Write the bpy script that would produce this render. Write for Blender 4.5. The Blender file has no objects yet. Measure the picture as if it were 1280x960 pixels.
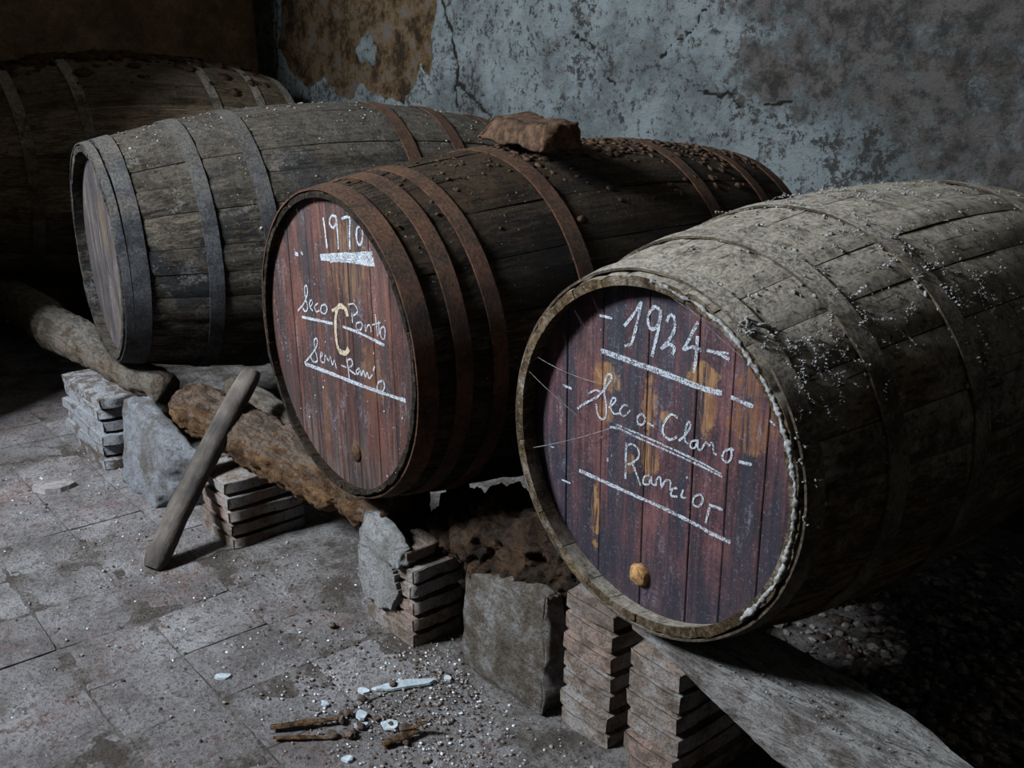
import bpy, bmesh, math, random
from math import sin, cos, pi, radians, sqrt, atan2, exp
from mathutils import Vector, Matrix, noise

random.seed(7)
scene = bpy.context.scene
COL = scene.collection

# ------------------------------------------------------------------ camera
cam_data = bpy.data.cameras.new('camera')
cam = bpy.data.objects.new('camera', cam_data)
COL.objects.link(cam)
cam.location = (0, 0, 1.30)
cam.rotation_euler = (radians(90 - 17.5), 0, radians(50))
cam_data.sensor_width = 36
cam_data.lens = 36 * 1211.5 / 1280
cam_data.clip_start = 0.05
scene.camera = cam

# ------------------------------------------------------------------ sky, window daylight, exposure
world = bpy.data.worlds.new('sky')
scene.world = world
world.use_nodes = True
bg = world.node_tree.nodes['Background']
bg.inputs[0].default_value = (0.60, 0.76, 1.0, 1)
bg.inputs[1].default_value = 0.6

WIN_Y = -1.6
def pane_light(x, w, z, h, power):
    d = bpy.data.lights.new('window_daylight', 'AREA')
    d.shape = 'RECTANGLE'; d.size = w; d.size_y = h
    d.energy = power; d.color = (0.85, 0.93, 1.0)
    o = bpy.data.objects.new('window_daylight', d)
    COL.objects.link(o)
    o.location = (x, WIN_Y - 0.05, z)
    o.rotation_euler = Vector((0, 1, 0)).to_track_quat('-Z', 'Z').to_euler()
WX, WZ, WW, WH = -2.85, 2.85, 0.92, 1.0
pane_light(WX - 0.25, 0.38, WZ, WH - .08, 205)
pane_light(WX + 0.25, 0.38, WZ, WH - .08, 205)

vs = scene.view_settings
vs.view_transform = 'Standard'
vs.look = 'None'
vs.exposure = 0.45
vs.gamma = 1.0
vs.use_curve_mapping = False

# ------------------------------------------------------------------ node helpers
class NB:
    def __init__(self, name):
        self.m = bpy.data.materials.new(name); self.m.use_nodes = True
        self.t = self.m.node_tree; self.t.nodes.clear()
        self.out = self.t.nodes.new('ShaderNodeOutputMaterial')
    def put(self, sock, v):
        if isinstance(v, bpy.types.NodeSocket): self.t.links.new(v, sock)
        elif v is not None:
            if sock.type == 'RGBA' and len(v) == 3: v = (*v, 1)
            sock.default_value = v
    def obj(self): return self.t.nodes.new('ShaderNodeTexCoord').outputs['Object']
    def pos(self): return self.t.nodes.new('ShaderNodeNewGeometry').outputs['Position']
    def nrm(self): return self.t.nodes.new('ShaderNodeNewGeometry').outputs['Normal']
    def rnd(self): return self.t.nodes.new('ShaderNodeObjectInfo').outputs['Random']
    def attr(self, name):
        n = self.t.nodes.new('ShaderNodeAttribute'); n.attribute_name = name
        return n.outputs['Fac']
    def sep(self, v):
        n = self.t.nodes.new('ShaderNodeSeparateXYZ'); self.put(n.inputs[0], v); return n.outputs
    def mapv(self, v, scale=(1, 1, 1), loc=(0, 0, 0)):
        n = self.t.nodes.new('ShaderNodeMapping'); self.put(n.inputs[0], v)
        n.inputs['Scale'].default_value = scale
        if isinstance(loc, bpy.types.NodeSocket): self.put(n.inputs['Location'], loc)
        else: n.inputs['Location'].default_value = loc
        return n.outputs[0]
    def noise(self, v, scale=5, detail=6, rough=.6, dist=0):
        n = self.t.nodes.new('ShaderNodeTexNoise'); self.put(n.inputs['Vector'], v)
        n.inputs['Scale'].default_value = scale; n.inputs['Detail'].default_value = detail
        n.inputs['Roughness'].default_value = rough; n.inputs['Distortion'].default_value = dist
        if rough < .66: return n.outputs['Fac']
        return self.math('MULTIPLY_ADD', self.math('SUBTRACT', n.outputs['Fac'], .5), 1.75, .5)
    def voro(self, v, scale=5, feature='F1'):
        n = self.t.nodes.new('ShaderNodeTexVoronoi'); n.feature = feature
        self.put(n.inputs['Vector'], v); n.inputs['Scale'].default_value = scale
        return n.outputs['Distance']
    def math(self, op, a, b=None, c=None):
        n = self.t.nodes.new('ShaderNodeMath'); n.operation = op
        self.put(n.inputs[0], a); self.put(n.inputs[1], b)
        if c is not None: self.put(n.inputs[2], c)
        return n.outputs[0]
    def step(self, v, lo, hi, a=0., b=1.):
        n = self.t.nodes.new('ShaderNodeMapRange'); n.interpolation_type = 'SMOOTHSTEP'
        self.put(n.inputs[0], v)
        for i, k in enumerate((lo, hi, a, b)): n.inputs[i + 1].default_value = k
        return n.outputs[0]
    def mix(self, f, a, b):
        n = self.t.nodes.new('ShaderNodeMix'); n.data_type = 'RGBA'
        self.put(n.inputs['Factor'], f); self.put(n.inputs[6], a); self.put(n.inputs[7], b)
        return n.outputs[2]
    def scale(self, c, f):
        n = self.t.nodes.new('ShaderNodeVectorMath'); n.operation = 'SCALE'
        self.put(n.inputs[0], c); self.put(n.inputs['Scale'], f); return n.outputs[0]
    def ramp(self, f, stops):
        n = self.t.nodes.new('ShaderNodeValToRGB'); self.put(n.inputs[0], f)
        e = n.color_ramp.elements
        while len(e) < len(stops): e.new(.5)
        for k, (p, c) in zip(e, stops): k.position = p; k.color = (*c, 1)
        return n.outputs[0]
    def bump(self, h, strength=.5, dist=.01, n0=None):
        n = self.t.nodes.new('ShaderNodeBump'); n.inputs['Strength'].default_value = strength
        n.inputs['Distance'].default_value = dist; self.put(n.inputs['Height'], h)
        if n0: self.put(n.inputs['Normal'], n0)
        return n.outputs[0]
    def done(self, col, rough=.9, normal=None, spec=.25, metal=0., alpha=None):
        b = self.t.nodes.new('ShaderNodeBsdfPrincipled')
        self.put(b.inputs['Base Color'], col); self.put(b.inputs['Roughness'], rough)
        b.inputs['Specular IOR Level'].default_value = spec
        self.put(b.inputs['Metallic'], metal)
        if normal: self.put(b.inputs['Normal'], normal)
        if alpha is not None: self.put(b.inputs['Alpha'], alpha)
        self.t.links.new(b.outputs[0], self.out.inputs[0])
        return self.m

# ------------------------------------------------------------------ object helpers
def mesh_obj(name, verts, faces, mat=None, parent=None, smooth=True, sharp=None):
    me = bpy.data.meshes.new(name)
    me.from_pydata([tuple(v) for v in verts], [], faces)
    me.validate(); me.update()
    if smooth:
        me.polygons.foreach_set('use_smooth', [True] * len(me.polygons))
        if sharp: me.set_sharp_from_angle(angle=radians(sharp))
    o = bpy.data.objects.new(name, me); COL.objects.link(o)
    if mat: me.materials.append(mat)
    if parent: o.parent = parent
    return o
def inst(name, me, parent=None, loc=(0, 0, 0), rot=(0, 0, 0), scl=(1, 1, 1)):
    o = bpy.data.objects.new(name, me); COL.objects.link(o)
    o.location = loc; o.rotation_euler = rot; o.scale = scl
    if parent: o.parent = parent
    return o
def tag(o, label, cat, group=None, kind=None):
    o['label'] = label; o['category'] = cat
    if group: o['group'] = group
    if kind: o['kind'] = kind
    return o
def empty(name, loc=(0, 0, 0), rot=(0, 0, 0)):
    o = bpy.data.objects.new(name, None); COL.objects.link(o)
    o.location = loc; o.rotation_euler = rot; o.empty_display_size = .1
    return o
def struct(o): o['kind'] = 'structure'; return o
def boxes(bl):
    V, F = [], []
    for x0, x1, y0, y1, z0, z1 in bl:
        k = len(V)
        V += [(x, y, z) for z in (z0, z1) for y in (y0, y1) for x in (x0, x1)]
        F += [tuple(k + i for i in f) for f in ((0, 2, 3, 1), (4, 5, 7, 6), (0, 1, 5, 4), (2, 6, 7, 3), (0, 4, 6, 2), (1, 3, 7, 5))]
    return V, F
def fbm(p, s, o=4, seed=0.):
    return noise.fractal(Vector((p[0] * s + seed, p[1] * s + seed * .7, p[2] * s - seed)), 1.0, 2.0, o)
def hexa(bot, top, n=6, amp=.006, fs=12, rnd=.15, seed=0., nz=None):
    """rough block between two quads (4 points each, same order)"""
    nz = nz or n
    B = [Vector(p) for p in bot]; T = [Vector(p) for p in top]
    cen = sum(B + T, Vector()) / 8
    lens = ((B[1] - B[0]).length, (B[3] - B[0]).length, (T[0] - B[0]).length)
    def pt(a, b, c):
        def q(Q): return Q[0].lerp(Q[1], a).lerp(Q[3].lerp(Q[2], a), b)
        e = [abs(1 - 2 * t) ** 6 for t in (a, b, c)]
        ch = 1 + 1.2 * max(0, noise.noise(Vector((a * 4 + seed, b * 4, c * 4 - seed))))
        def pull(t, ln, w): return t + (.5 - t) * 2 * min(.4, rnd * w * ch / ln)
        a, b, c = (pull(a, lens[0], max(e[1], e[2])) if a in (0, 1) else a,
                   pull(b, lens[1], max(e[0], e[2])) if b in (0, 1) else b,
                   pull(c, lens[2], max(e[0], e[1])) if c in (0, 1) else c)
        p = q(B).lerp(q(T), c)
        d = (p - cen).normalized()
        return p + d * amp * fbm(p, fs, 4, seed) + Vector((fbm(p, fs * 2, 2, seed + 5), fbm(p, fs * 2, 2, seed + 9), fbm(p, fs * 2, 2, seed + 13))) * amp * .3
    def edge(n): 
        return [0., .035] + [.035 + .93 * i / (n - 2) for i in range(1, n - 2)] + [.965, 1.] if n >= 4 else [i / n for i in range(n + 1)]
    us, uz = edge(n), (edge(nz) if nz != 3 else [0, .12, .88, 1.])
    V, F, idx = [], [], {}
    def vid(i, j, k):
        if (i, j, k) not in idx:
            idx[(i, j, k)] = len(V); V.append(pt(us[i], us[j], uz[k]))
        return idx[(i, j, k)]
    for i in range(n):
        for j in range(n):
            F.append((vid(i, j, 0), vid(i, j + 1, 0), vid(i + 1, j + 1, 0), vid(i + 1, j, 0)))
            F.append((vid(i, j, nz), vid(i + 1, j, nz), vid(i + 1, j + 1, nz), vid(i, j + 1, nz)))
    for i in range(n):
        for k in range(nz):
            F.append((vid(i, 0, k), vid(i + 1, 0, k), vid(i + 1, 0, k + 1), vid(i, 0, k + 1)))
            F.append((vid(i, n, k), vid(i, n, k + 1), vid(i + 1, n, k + 1), vid(i + 1, n, k)))
            F.append((vid(0, i, k), vid(0, i, k + 1), vid(0, i + 1, k + 1), vid(0, i + 1, k)))
            F.append((vid(n, i, k), vid(n, i + 1, k), vid(n, i + 1, k + 1), vid(n, i, k + 1)))
    return V, F
def cuboid(x0, x1, y0, y1, z0, z1):
    return [(x0, y0, z0), (x1, y0, z0), (x1, y1, z0), (x0, y1, z0)], [(x0, y0, z1), (x1, y0, z1), (x1, y1, z1), (x0, y1, z1)]
def tube(path, rad, ns=20, amp=.0, fs=10, seed=0., flat=1.0, per=6):
    """closed tube along a polyline; per = subdivisions of a span"""
    P, R = [], []
    for i in range(len(path) - 1):
        for k in range(per):
            t = k / per
            P.append(Vector(path[i]).lerp(Vector(path[i + 1]), t)); R.append(rad[i] * (1 - t) + rad[i + 1] * t)
    P.append(Vector(path[-1])); R.append(rad[-1])
    V, F = [], []
    for i, p in enumerate(P):
        d = (P[min(i + 1, len(P) - 1)] - P[max(i - 1, 0)]).normalized()
        a = d.cross(Vector((0, 0, 1)))
        a = a.normalized() if a.length > 1e-3 else Vector((1, 0, 0))
        b = a.cross(d).normalized()
        for j in range(ns):
            th = 2 * pi * j / ns
            q = p + (a * cos(th) * R[i] + b * sin(th) * R[i] * flat)
            q += (q - p).normalized() * (amp * fbm(q, fs, 5, seed) + amp * .35 * fbm(q, fs * 4, 4, seed + 3))
            V.append(q)
    n = len(P)
    for i in range(n - 1):
        for j in range(ns):
            F.append((i * ns + j, i * ns + (j + 1) % ns, (i + 1) * ns + (j + 1) % ns, (i + 1) * ns + j))
    for i, rev in ((0, False), (n - 1, True)):
        c = len(V); e = Vector()
        for j in range(ns): e += V[i * ns + j]
        V.append(e / ns)
        for j in range(ns):
            f = (c, i * ns + (j + 1) % ns, i * ns + j)
            F.append(f[::-1] if rev else f)
    return V, F
ICO = None
def ico_data():
    global ICO
    if ICO is None:
        bm = bmesh.new(); bmesh.ops.create_icosphere(bm, subdivisions=1, radius=1)
        bm2 = bmesh.new(); bmesh.ops.create_icosphere(bm2, subdivisions=2, radius=1)
        ICO = []
        for b in (bm, bm2):
            b.verts.ensure_lookup_table()
            ICO.append(([v.co.copy() for v in b.verts], [tuple(v.index for v in f.verts) for f in b.faces]))
            b.free()
    return ICO
def lumps(spec, lvl=0):
    """spec: list of (centre, (sx,sy,sz), rotation matrix or None, seed)"""
    VV, FF = ico_data()[lvl]
    V, F = [], []
    for c, s, M, sd in spec:
        k = len(V); c = Vector(c)
        for v in VV:
            q = v * (1 + .45 * noise.noise(v * 1.3 + Vector((sd, sd * .3, 0))) + .2 * noise.noise(v * 3.1 + Vector((0, sd, 0))))
            q = Vector((q.x * s[0], q.y * s[1], q.z * s[2]))
            if M: q = M @ q
            V.append(c + q)
        F += [tuple(k + i for i in f) for f in FF]
    return V, F

# chalk strokes, scraped patches (head coordinates, metres) and wall damage (wall coordinates, metres)
CHALK1=[([(-0.0752,0.2118),(-0.0563,0.2341),(-0.0381,0.2609)],0.0053),
 ([(-0.0381,0.2609),(-0.0448,0.2297),(-0.0518,0.2022),(-0.0577,0.1825)],0.0058),
 ([(-0.0735,0.1766),(-0.0566,0.1836)],0.0043),
 ([(0.002,0.2543),(-0.0105,0.2559),(-0.0221,0.2403),(-0.0193,0.2202),(-0.0067,0.2204),(0.0031,0.2363),(0.0031,0.2545),(0.0008,0.221),(-0.0057,0.194),(-0.011,0.1712)],0.0058),
 ([(0.0175,0.236),(0.0231,0.248),(0.0326,0.2464),(0.0349,0.2284),(0.0246,0.2078),(0.0087,0.1892),(0.0241,0.1992),(0.036,0.1957),(0.0325,0.1839)],0.0058),
 ([(0.082,0.248),(0.0722,0.2306),(0.062,0.2099),(0.0552,0.1972),(0.0715,0.2047),(0.0908,0.2033)],0.0058),
 ([(0.0817,0.225),(0.0813,0.1951),(0.0786,0.1631)],0.0058),
 ([(-0.1349,0.22),(-0.1037,0.2198)],0.0043),
 ([(0.1015,0.2056),(0.1236,0.2049),(0.1456,0.1999)],0.0048),
 ([(0.1209,0.2076),(0.1448,0.2094)],0.0038),
 ([(-0.1294,0.1587),(-0.0609,0.1551),(0.0284,0.1495),(0.0911,0.1445),(0.1357,0.1443)],0.0048),
 ([(-0.1274,0.1545),(-0.0606,0.1498),(0.0287,0.1443),(0.0915,0.1395),(0.1361,0.1403)],0.0048),
 ([(0.1529,0.1403),(0.1955,0.1355)],0.0077),
 ([(-0.2248,0.0695),(-0.1995,0.0683)],0.0043),
 ([(-0.1853,0.0338),(-0.16,0.0529),(-0.1353,0.0686),(-0.1145,0.0925),(-0.1014,0.1119),(-0.1065,0.1186),(-0.1152,0.1096),(-0.1185,0.0832),(-0.1132,0.0609),(-0.1135,0.0371),(-0.1244,0.0294),(-0.1341,0.0389),(-0.1379,0.0546)],0.0043),
 ([(-0.1574,0.0703),(-0.1388,0.0806),(-0.1263,0.0789)],0.0038),
 ([(-0.1069,0.0555),(-0.0952,0.0665),(-0.0896,0.0763),(-0.0986,0.075),(-0.1027,0.0589),(-0.0944,0.0479),(-0.0795,0.0518)],0.0034),
 ([(-0.0596,0.0709),(-0.0713,0.0693),(-0.0796,0.0555),(-0.0704,0.0495),(-0.0552,0.0642)],0.0034),
 ([(-0.0274,0.0646),(-0.0374,0.0574),(-0.0367,0.0446),(-0.0264,0.0456),(-0.0202,0.0574),(-0.0274,0.0646)],0.0038),
 ([(-0.0153,0.0518),(0.0006,0.0493)],0.0038),
 ([(0.0501,0.0784),(0.0355,0.0803),(0.022,0.0619),(0.0198,0.0433),(0.0346,0.0353),(0.0502,0.0443)],0.0043),
 ([(0.0544,0.0387),(0.0667,0.052),(0.077,0.0703),(0.0733,0.078),(0.0675,0.0633),(0.0673,0.0434),(0.0755,0.0391)],0.0038),
 ([(0.0919,0.0504),(0.0809,0.045),(0.0795,0.0349),(0.0888,0.0367),(0.0939,0.051),(0.095,0.0368),(0.1021,0.0372)],0.0034),
 ([(0.1021,0.0372),(0.1107,0.0527),(0.1166,0.0479),(0.1231,0.055),(0.1274,0.0389),(0.1334,0.0377)],0.0034),
 ([(0.16,0.0559),(0.1471,0.047),(0.1446,0.0342),(0.1548,0.0308),(0.1616,0.0427),(0.16,0.0559),(0.165,0.054)],0.0038),
 ([(0.1759,0.0385),(0.2008,0.0411)],0.0048),
 ([(-0.1023,0.0201),(-0.0781,0.023),(-0.0307,0.0185),(0.0371,0.0134),(0.1012,0.0086),(0.1472,0.0029)],0.0038),
 ([(-0.0875,0.029),(-0.0311,0.0258),(0.0366,0.0206),(0.1007,0.0147),(0.1444,0.0072)],0.0034),
 ([(-0.0621,0.0015),(-0.0622,-0.0342),(-0.0618,-0.0678)],0.0043),
 ([(-0.0612,-0.0062),(-0.0503,0.0026),(-0.0354,-0.0015),(-0.0318,-0.0155),(-0.0456,-0.0315),(-0.0572,-0.0384)],0.0038),
 ([(-0.0456,-0.0329),(-0.0358,-0.0499),(-0.0248,-0.0693)],0.0043),
 ([(-0.1072,-0.0406),(-0.1057,-0.0475)],0.0043),
 ([(0.2263,0.1214),(0.2366,0.1161)],0.0029),
 ([(-0.2579,-0.0628),(-0.2473,-0.0623)],0.0024),
 ([(-0.0054,-0.0431),(-0.0177,-0.0498),(-0.0193,-0.0627),(-0.0073,-0.0598),(-0.0019,-0.0439),(-0.0,-0.0564),(0.0091,-0.0563)],0.0038),
 ([(0.0092,-0.0581),(0.0107,-0.0459),(0.0182,-0.0393),(0.0221,-0.0576),(0.0285,-0.0425),(0.0404,-0.0386),(0.0414,-0.0545),(0.0469,-0.0541)],0.0038),
 ([(0.0563,-0.0464),(0.0452,-0.0524),(0.0443,-0.0643),(0.0573,-0.0618)],0.0038),
 ([(0.0692,-0.0453),(0.0658,-0.0589),(0.0754,-0.0579)],0.0038),
 ([(0.0743,-0.0195),(0.0767,-0.0224)],0.0038),
 ([(0.1049,-0.0416),(0.093,-0.0506),(0.0919,-0.0647),(0.1039,-0.0637),(0.1112,-0.0494),(0.1049,-0.0416)],0.0038),
 ([(0.1239,-0.0541),(0.1517,-0.0534)],0.0048),
 ([(0.1253,-0.0581),(0.1189,-0.0899)],0.0043),
 ([(-0.1784,-0.088),(-0.1293,-0.0895),(-0.079,-0.091),(-0.0247,-0.0923),(0.044,-0.0943),(0.1092,-0.0998),(0.1303,-0.1031),(0.171,-0.105)],0.0067),
 ([(-0.2251,-0.1219),(-0.201,-0.1219)],0.0034)]
CHALK2=[([(-0.0261,0.2889),(-0.0221,0.2606),(-0.0176,0.221)],0.0061),
 ([(0.0346,0.2966),(0.0125,0.296),(0.0016,0.2787),(0.0168,0.2708),(0.0323,0.2834),(0.032,0.2972),(0.0341,0.2671),(0.0341,0.2255)],0.0061),
 ([(0.0561,0.2946),(0.0907,0.3013),(0.088,0.2734),(0.084,0.2321)],0.0061),
 ([(0.1382,0.2875),(0.1222,0.2828),(0.1156,0.2647),(0.1223,0.2478),(0.136,0.2537),(0.1427,0.2747),(0.1382,0.2884)],0.0056),
 ([(-0.0535,0.199),(0.0639,0.2186),(0.1772,0.236)],0.0078),
 ([(-0.0514,0.1929),(0.0711,0.2047),(0.1849,0.2132)],0.0078),
 ([(-0.0093,0.1974),(0.0891,0.2142),(0.1817,0.2228)],0.0144),
 ([(-0.1888,0.0472),(-0.1513,0.0735),(-0.1304,0.1022),(-0.1333,0.1185),(-0.1435,0.1097),(-0.1426,0.0857),(-0.1351,0.0667),(-0.147,0.0534),(-0.1616,0.058)],0.0044),
 ([(-0.1218,0.0691),(-0.1084,0.0811),(-0.1156,0.0865),(-0.1255,0.0718),(-0.111,0.0614)],0.0039),
 ([(-0.0817,0.0843),(-0.0995,0.074),(-0.0931,0.0627),(-0.0769,0.0685)],0.0039),
 ([(-0.045,0.0884),(-0.0647,0.0816),(-0.0694,0.0671),(-0.0504,0.0658),(-0.0384,0.0802),(-0.0477,0.0889)],0.0044),
 ([(0.0615,0.1073),(0.0881,0.1128),(0.1004,0.0985),(0.0812,0.0856)],0.0039),
 ([(0.0748,0.0916),(0.0752,0.0681)],0.0033),
 ([(0.1103,0.0767),(0.0927,0.0702),(0.0915,0.0577),(0.1088,0.0593),(0.1176,0.0727),(0.1103,0.0767)],0.0039),
 ([(0.1296,0.075),(0.1307,0.0592),(0.1404,0.0745),(0.1521,0.0768),(0.1534,0.062)],0.0033),
 ([(0.1749,0.1065),(0.18,0.0576)],0.0039),
 ([(0.159,0.0799),(0.1955,0.0921)],0.0028),
 ([(0.1876,0.0941),(0.1869,0.0634)],0.0033),
 ([(0.2062,0.0864),(0.1927,0.0759),(0.1954,0.059),(0.2075,0.0606),(0.2113,0.0801),(0.2053,0.0854)],0.0039),
 ([(-0.1698,0.0354),(-0.0838,0.0433),(-0.0167,0.0486)],0.0061),
 ([(0.0292,0.051),(0.108,0.0506),(0.2063,0.0442)],0.0067),
 ([(-0.1752,-0.0806),(-0.1355,-0.0515),(-0.1014,-0.0194),(-0.1024,-0.004),(-0.1154,-0.0125),(-0.1133,-0.0358),(-0.1063,-0.059),(-0.1274,-0.0672),(-0.1413,-0.0578)],0.0044),
 ([(-0.0905,-0.0515),(-0.0779,-0.0364),(-0.0857,-0.0357),(-0.09,-0.0553),(-0.0715,-0.0561),(-0.0643,-0.0359),(-0.0512,-0.0476),(-0.0401,-0.0345),(-0.0328,-0.0531),(-0.0219,-0.04),(-0.0136,-0.0584)],0.0039),
 ([(0.0102,-0.0448),(0.034,-0.0441)],0.0039),
 ([(0.0381,-0.0209),(0.0443,-0.0678)],0.0044),
 ([(0.0375,-0.0267),(0.058,-0.0193),(0.062,-0.0324),(0.0421,-0.0446),(0.0744,-0.0511)],0.0044),
 ([(0.0937,-0.0317),(0.078,-0.0409),(0.0825,-0.0492),(0.0959,-0.0367),(0.0992,-0.0476),(0.1109,-0.0332),(0.1165,-0.0467),(0.1261,-0.0343),(0.1336,-0.0463),(0.1481,-0.0337)],0.0039),
 ([(0.1598,-0.0119),(0.152,-0.0264)],0.0044),
 ([(0.1923,-0.0376),(0.172,-0.0462),(0.1657,-0.0632),(0.1863,-0.0631),(0.1971,-0.049),(0.1924,-0.0367)],0.0044),
 ([(-0.1724,-0.0825),(-0.0306,-0.076),(0.0971,-0.0714),(0.182,-0.0664),(0.2789,-0.0604)],0.0083),
 ([(-0.1792,0.188),(-0.1621,0.187)],0.0078),
 ([(-0.148,0.1946),(-0.1385,0.1912)],0.0056),
 ([(-0.0889,-0.1198),(-0.0843,-0.1227)],0.0056),
 ([(0.1872,-0.1072),(0.1895,-0.1094)],0.0056)]
CHALK3=[([(0.0561,0.0791),(0.048,0.0949),(0.0223,0.0967),(0.005,0.0788),(-0.0033,0.0446),(-0.0028,0.0071),(0.01,-0.011),(0.0375,-0.0088),(0.0514,0.0045)],0.0111),
 ([(-0.0152,0.0788),(0.0156,0.0932)],0.0078)]
PATCH1=[(-0.1158, 0.1088, 0.036, 0.035), (-0.1191, 0.0433, 0.022, 0.026), (-0.0116, 0.0859, 0.018, 0.045), (-0.0117, -0.0094, 0.022, 0.042), (0.0245, 0.0738, 0.013, 0.013), (0.109, 0.1099, 0.02, 0.048), (0.094, 0.1603, 0.031, 0.023), (0.1991, 0.1005, 0.036, 0.048), (0.1856, 0.1686, 0.027, 0.026), (0.1541, 0.0975, 0.013, 0.013), (-0.1358, -0.1596, 0.013, 0.065), (-0.0513, -0.0366, 0.013, 0.019)]
PATCH2=[(0.0323, 0.0284, 0.016, 0.06), (-0.0829, -0.1942, 0.019, 0.116), (0.0526, -0.2457, 0.032, 0.033), (0.0704, 0.1976, 0.097, 0.093), (0.1511, -0.0375, 0.048, 0.07)]
PEEL=[(-5.435, 1.986), (-5.564, 1.472), (-5.378, 1.313), (-5.225, 1.239), (-5.033, 1.3), (-4.911, 1.216), (-4.743, 1.201), (-4.671, 1.272), (-4.502, 1.212), (-4.278, 1.192), (-4.168, 1.255), (-4.099, 1.385), (-4.008, 1.311), (-3.98, 1.51), (-3.922, 1.853)]
ISLE=[(-4.649, 1.512), (-4.537, 1.536), (-4.483, 1.449), (-4.505, 1.363), (-4.646, 1.373), (-4.687, 1.445)]
CRACKS=[[(-3.927, 1.717), (-3.899, 1.612), (-3.846, 1.523), (-3.824, 1.435), (-3.79, 1.346), (-3.817, 1.264), (-3.807, 1.167)],[(-3.792, 1.275), (-3.683, 1.216), (-3.537, 1.128)],[(-5.579, 1.826), (-5.57, 1.629), (-5.611, 1.496), (-5.588, 1.382), (-5.662, 1.244), (-5.727, 1.173)],[(-2.549, 1.373), (-2.483, 1.428), (-2.399, 1.463), (-2.35, 1.53)],[(-2.829, 1.318), (-2.797, 1.288), (-2.766, 1.279)],[(-2.997, 1.453), (-2.927, 1.43), (-2.895, 1.409)],[(-2.068, 1.217), (-2.006, 1.234), (-1.927, 1.225)],[(-2.366, 1.253), (-2.24, 1.247), (-2.168, 1.215)]]
STAIN=[[(-2.215, 1.361), (-2.153, 1.424), (-1.92, 1.442), (-1.765, 1.343), (-1.781, 1.235), (-1.895, 1.208), (-2.088, 1.248), (-2.19, 1.274)],[(-1.975, 1.683), (-1.233, 1.618), (-1.129, 0.959), (-1.409, 1.002), (-1.631, 1.131), (-1.754, 1.247), (-1.915, 1.393)],[(-2.329, 1.714), (-1.945, 1.68), (-1.923, 1.466), (-2.171, 1.437), (-2.278, 1.506)]]


# ------------------------------------------------------------------ materials
def stave_mat(name, dark, mid, light, dust, dust_amt, dust_lo, dust_hi, blot=None, pale=.35):
    b = NB(name); o = b.obj(); r = b.rnd()
    off = b.math('MULTIPLY', r, 9.0)
    cmb = b.t.nodes.new('ShaderNodeCombineXYZ'); b.put(cmb.inputs[0], off); b.put(cmb.inputs[2], off)
    g = b.noise(b.mapv(o, (75, 4.0, 75), cmb.outputs[0]), 1.0, 10, .72, .8)
    m = b.noise(b.mapv(o, (7, 4, 7), cmb.outputs[0]), 1.0, 9, .7)
    f = b.noise(o, 110, 6, .78)
    v = b.math('ADD', b.math('MULTIPLY', g, .5), b.math('ADD', b.math('MULTIPLY', m, .3), b.math('MULTIPLY', f, .2)))
    c = b.ramp(v, [(.38, dark), (.49, mid), (.60, light)])
    c = b.scale(c, b.math('ADD', .65, b.math('MULTIPLY', r, .7)))
    if blot:
        k = b.step(b.noise(b.mapv(o, (5, 4, 5)), 1, 7, .66, .6), .50, .60, 0, .75)
        c = b.mix(k, c, blot)
        k = b.step(b.noise(b.mapv(o, (9, 6, 9), (3, 1, 2)), 1, 8, .7), .57, .68, 0, pale)
        c = b.mix(b.math('MULTIPLY', k, b.step(f, .38, .6)), c, (.36, .35, .34))
    nz = b.sep(b.nrm())[2]
    dn = b.noise(b.mapv(o, (8, 6, 8)), 1.0, 10, .76)
    k = b.step(b.math('ADD', nz, b.math('MULTIPLY', b.math('SUBTRACT', dn, .5), 1.9)), dust_lo, dust_hi, 0, dust_amt)
    d2 = b.noise(o, 32, 9, .78)
    dc = b.ramp(b.math('ADD', b.math('MULTIPLY', d2, .6), b.math('MULTIPLY', f, .4)), [(.36, tuple(x * .28 for x in dust)), (.47, tuple(x * .72 for x in dust)), (.60, dust), (.70, tuple(min(1, x * 1.3) for x in dust))])
    c = b.mix(k, c, dc)
    crk = b.step(b.noise(b.mapv(o, (120, 3.0, 120), cmb.outputs[0]), 1, 6, .6, .5), .335, .385, 1, 0)
    c = b.mix(b.math('MULTIPLY', crk, .8), c, tuple(x * .5 for x in dark))
    sp = b.step(b.noise(o, 150, 2, .5), .71, .76)
    c = b.mix(b.math('MULTIPLY', sp, .6), c, (.6, .6, .6))
    h = b.math('ADD', b.math('MULTIPLY', g, 1.0), b.math('ADD', b.math('MULTIPLY', f, .7), b.math('MULTIPLY', d2, .5)))
    return b.done(c, .9, b.bump(h, 1.0, .012), .15)
def hoop_mat(name, a, c2, c3, dust, amt):
    b = NB(name); o = b.obj()
    n = b.noise(o, 12, 10, .76); f = b.noise(o, 130, 6, .78)
    c = b.ramp(b.math('ADD', b.math('MULTIPLY', n, .6), b.math('MULTIPLY', f, .4)), [(.37, a), (.49, c2), (.62, c3)])
    nz = b.sep(b.nrm())[2]
    k = b.step(b.math('ADD', nz, b.math('MULTIPLY', b.math('SUBTRACT', b.noise(o, 8, 9, .76), .5), 1.9)), .1, 1.0, 0, amt)
    c = b.mix(k, c, b.mix(b.step(f, .38, .6), tuple(x * .4 for x in dust), dust))
    return b.done(c, .8, b.bump(b.math('ADD', n, f), .8, .006), .25, .1)
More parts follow.
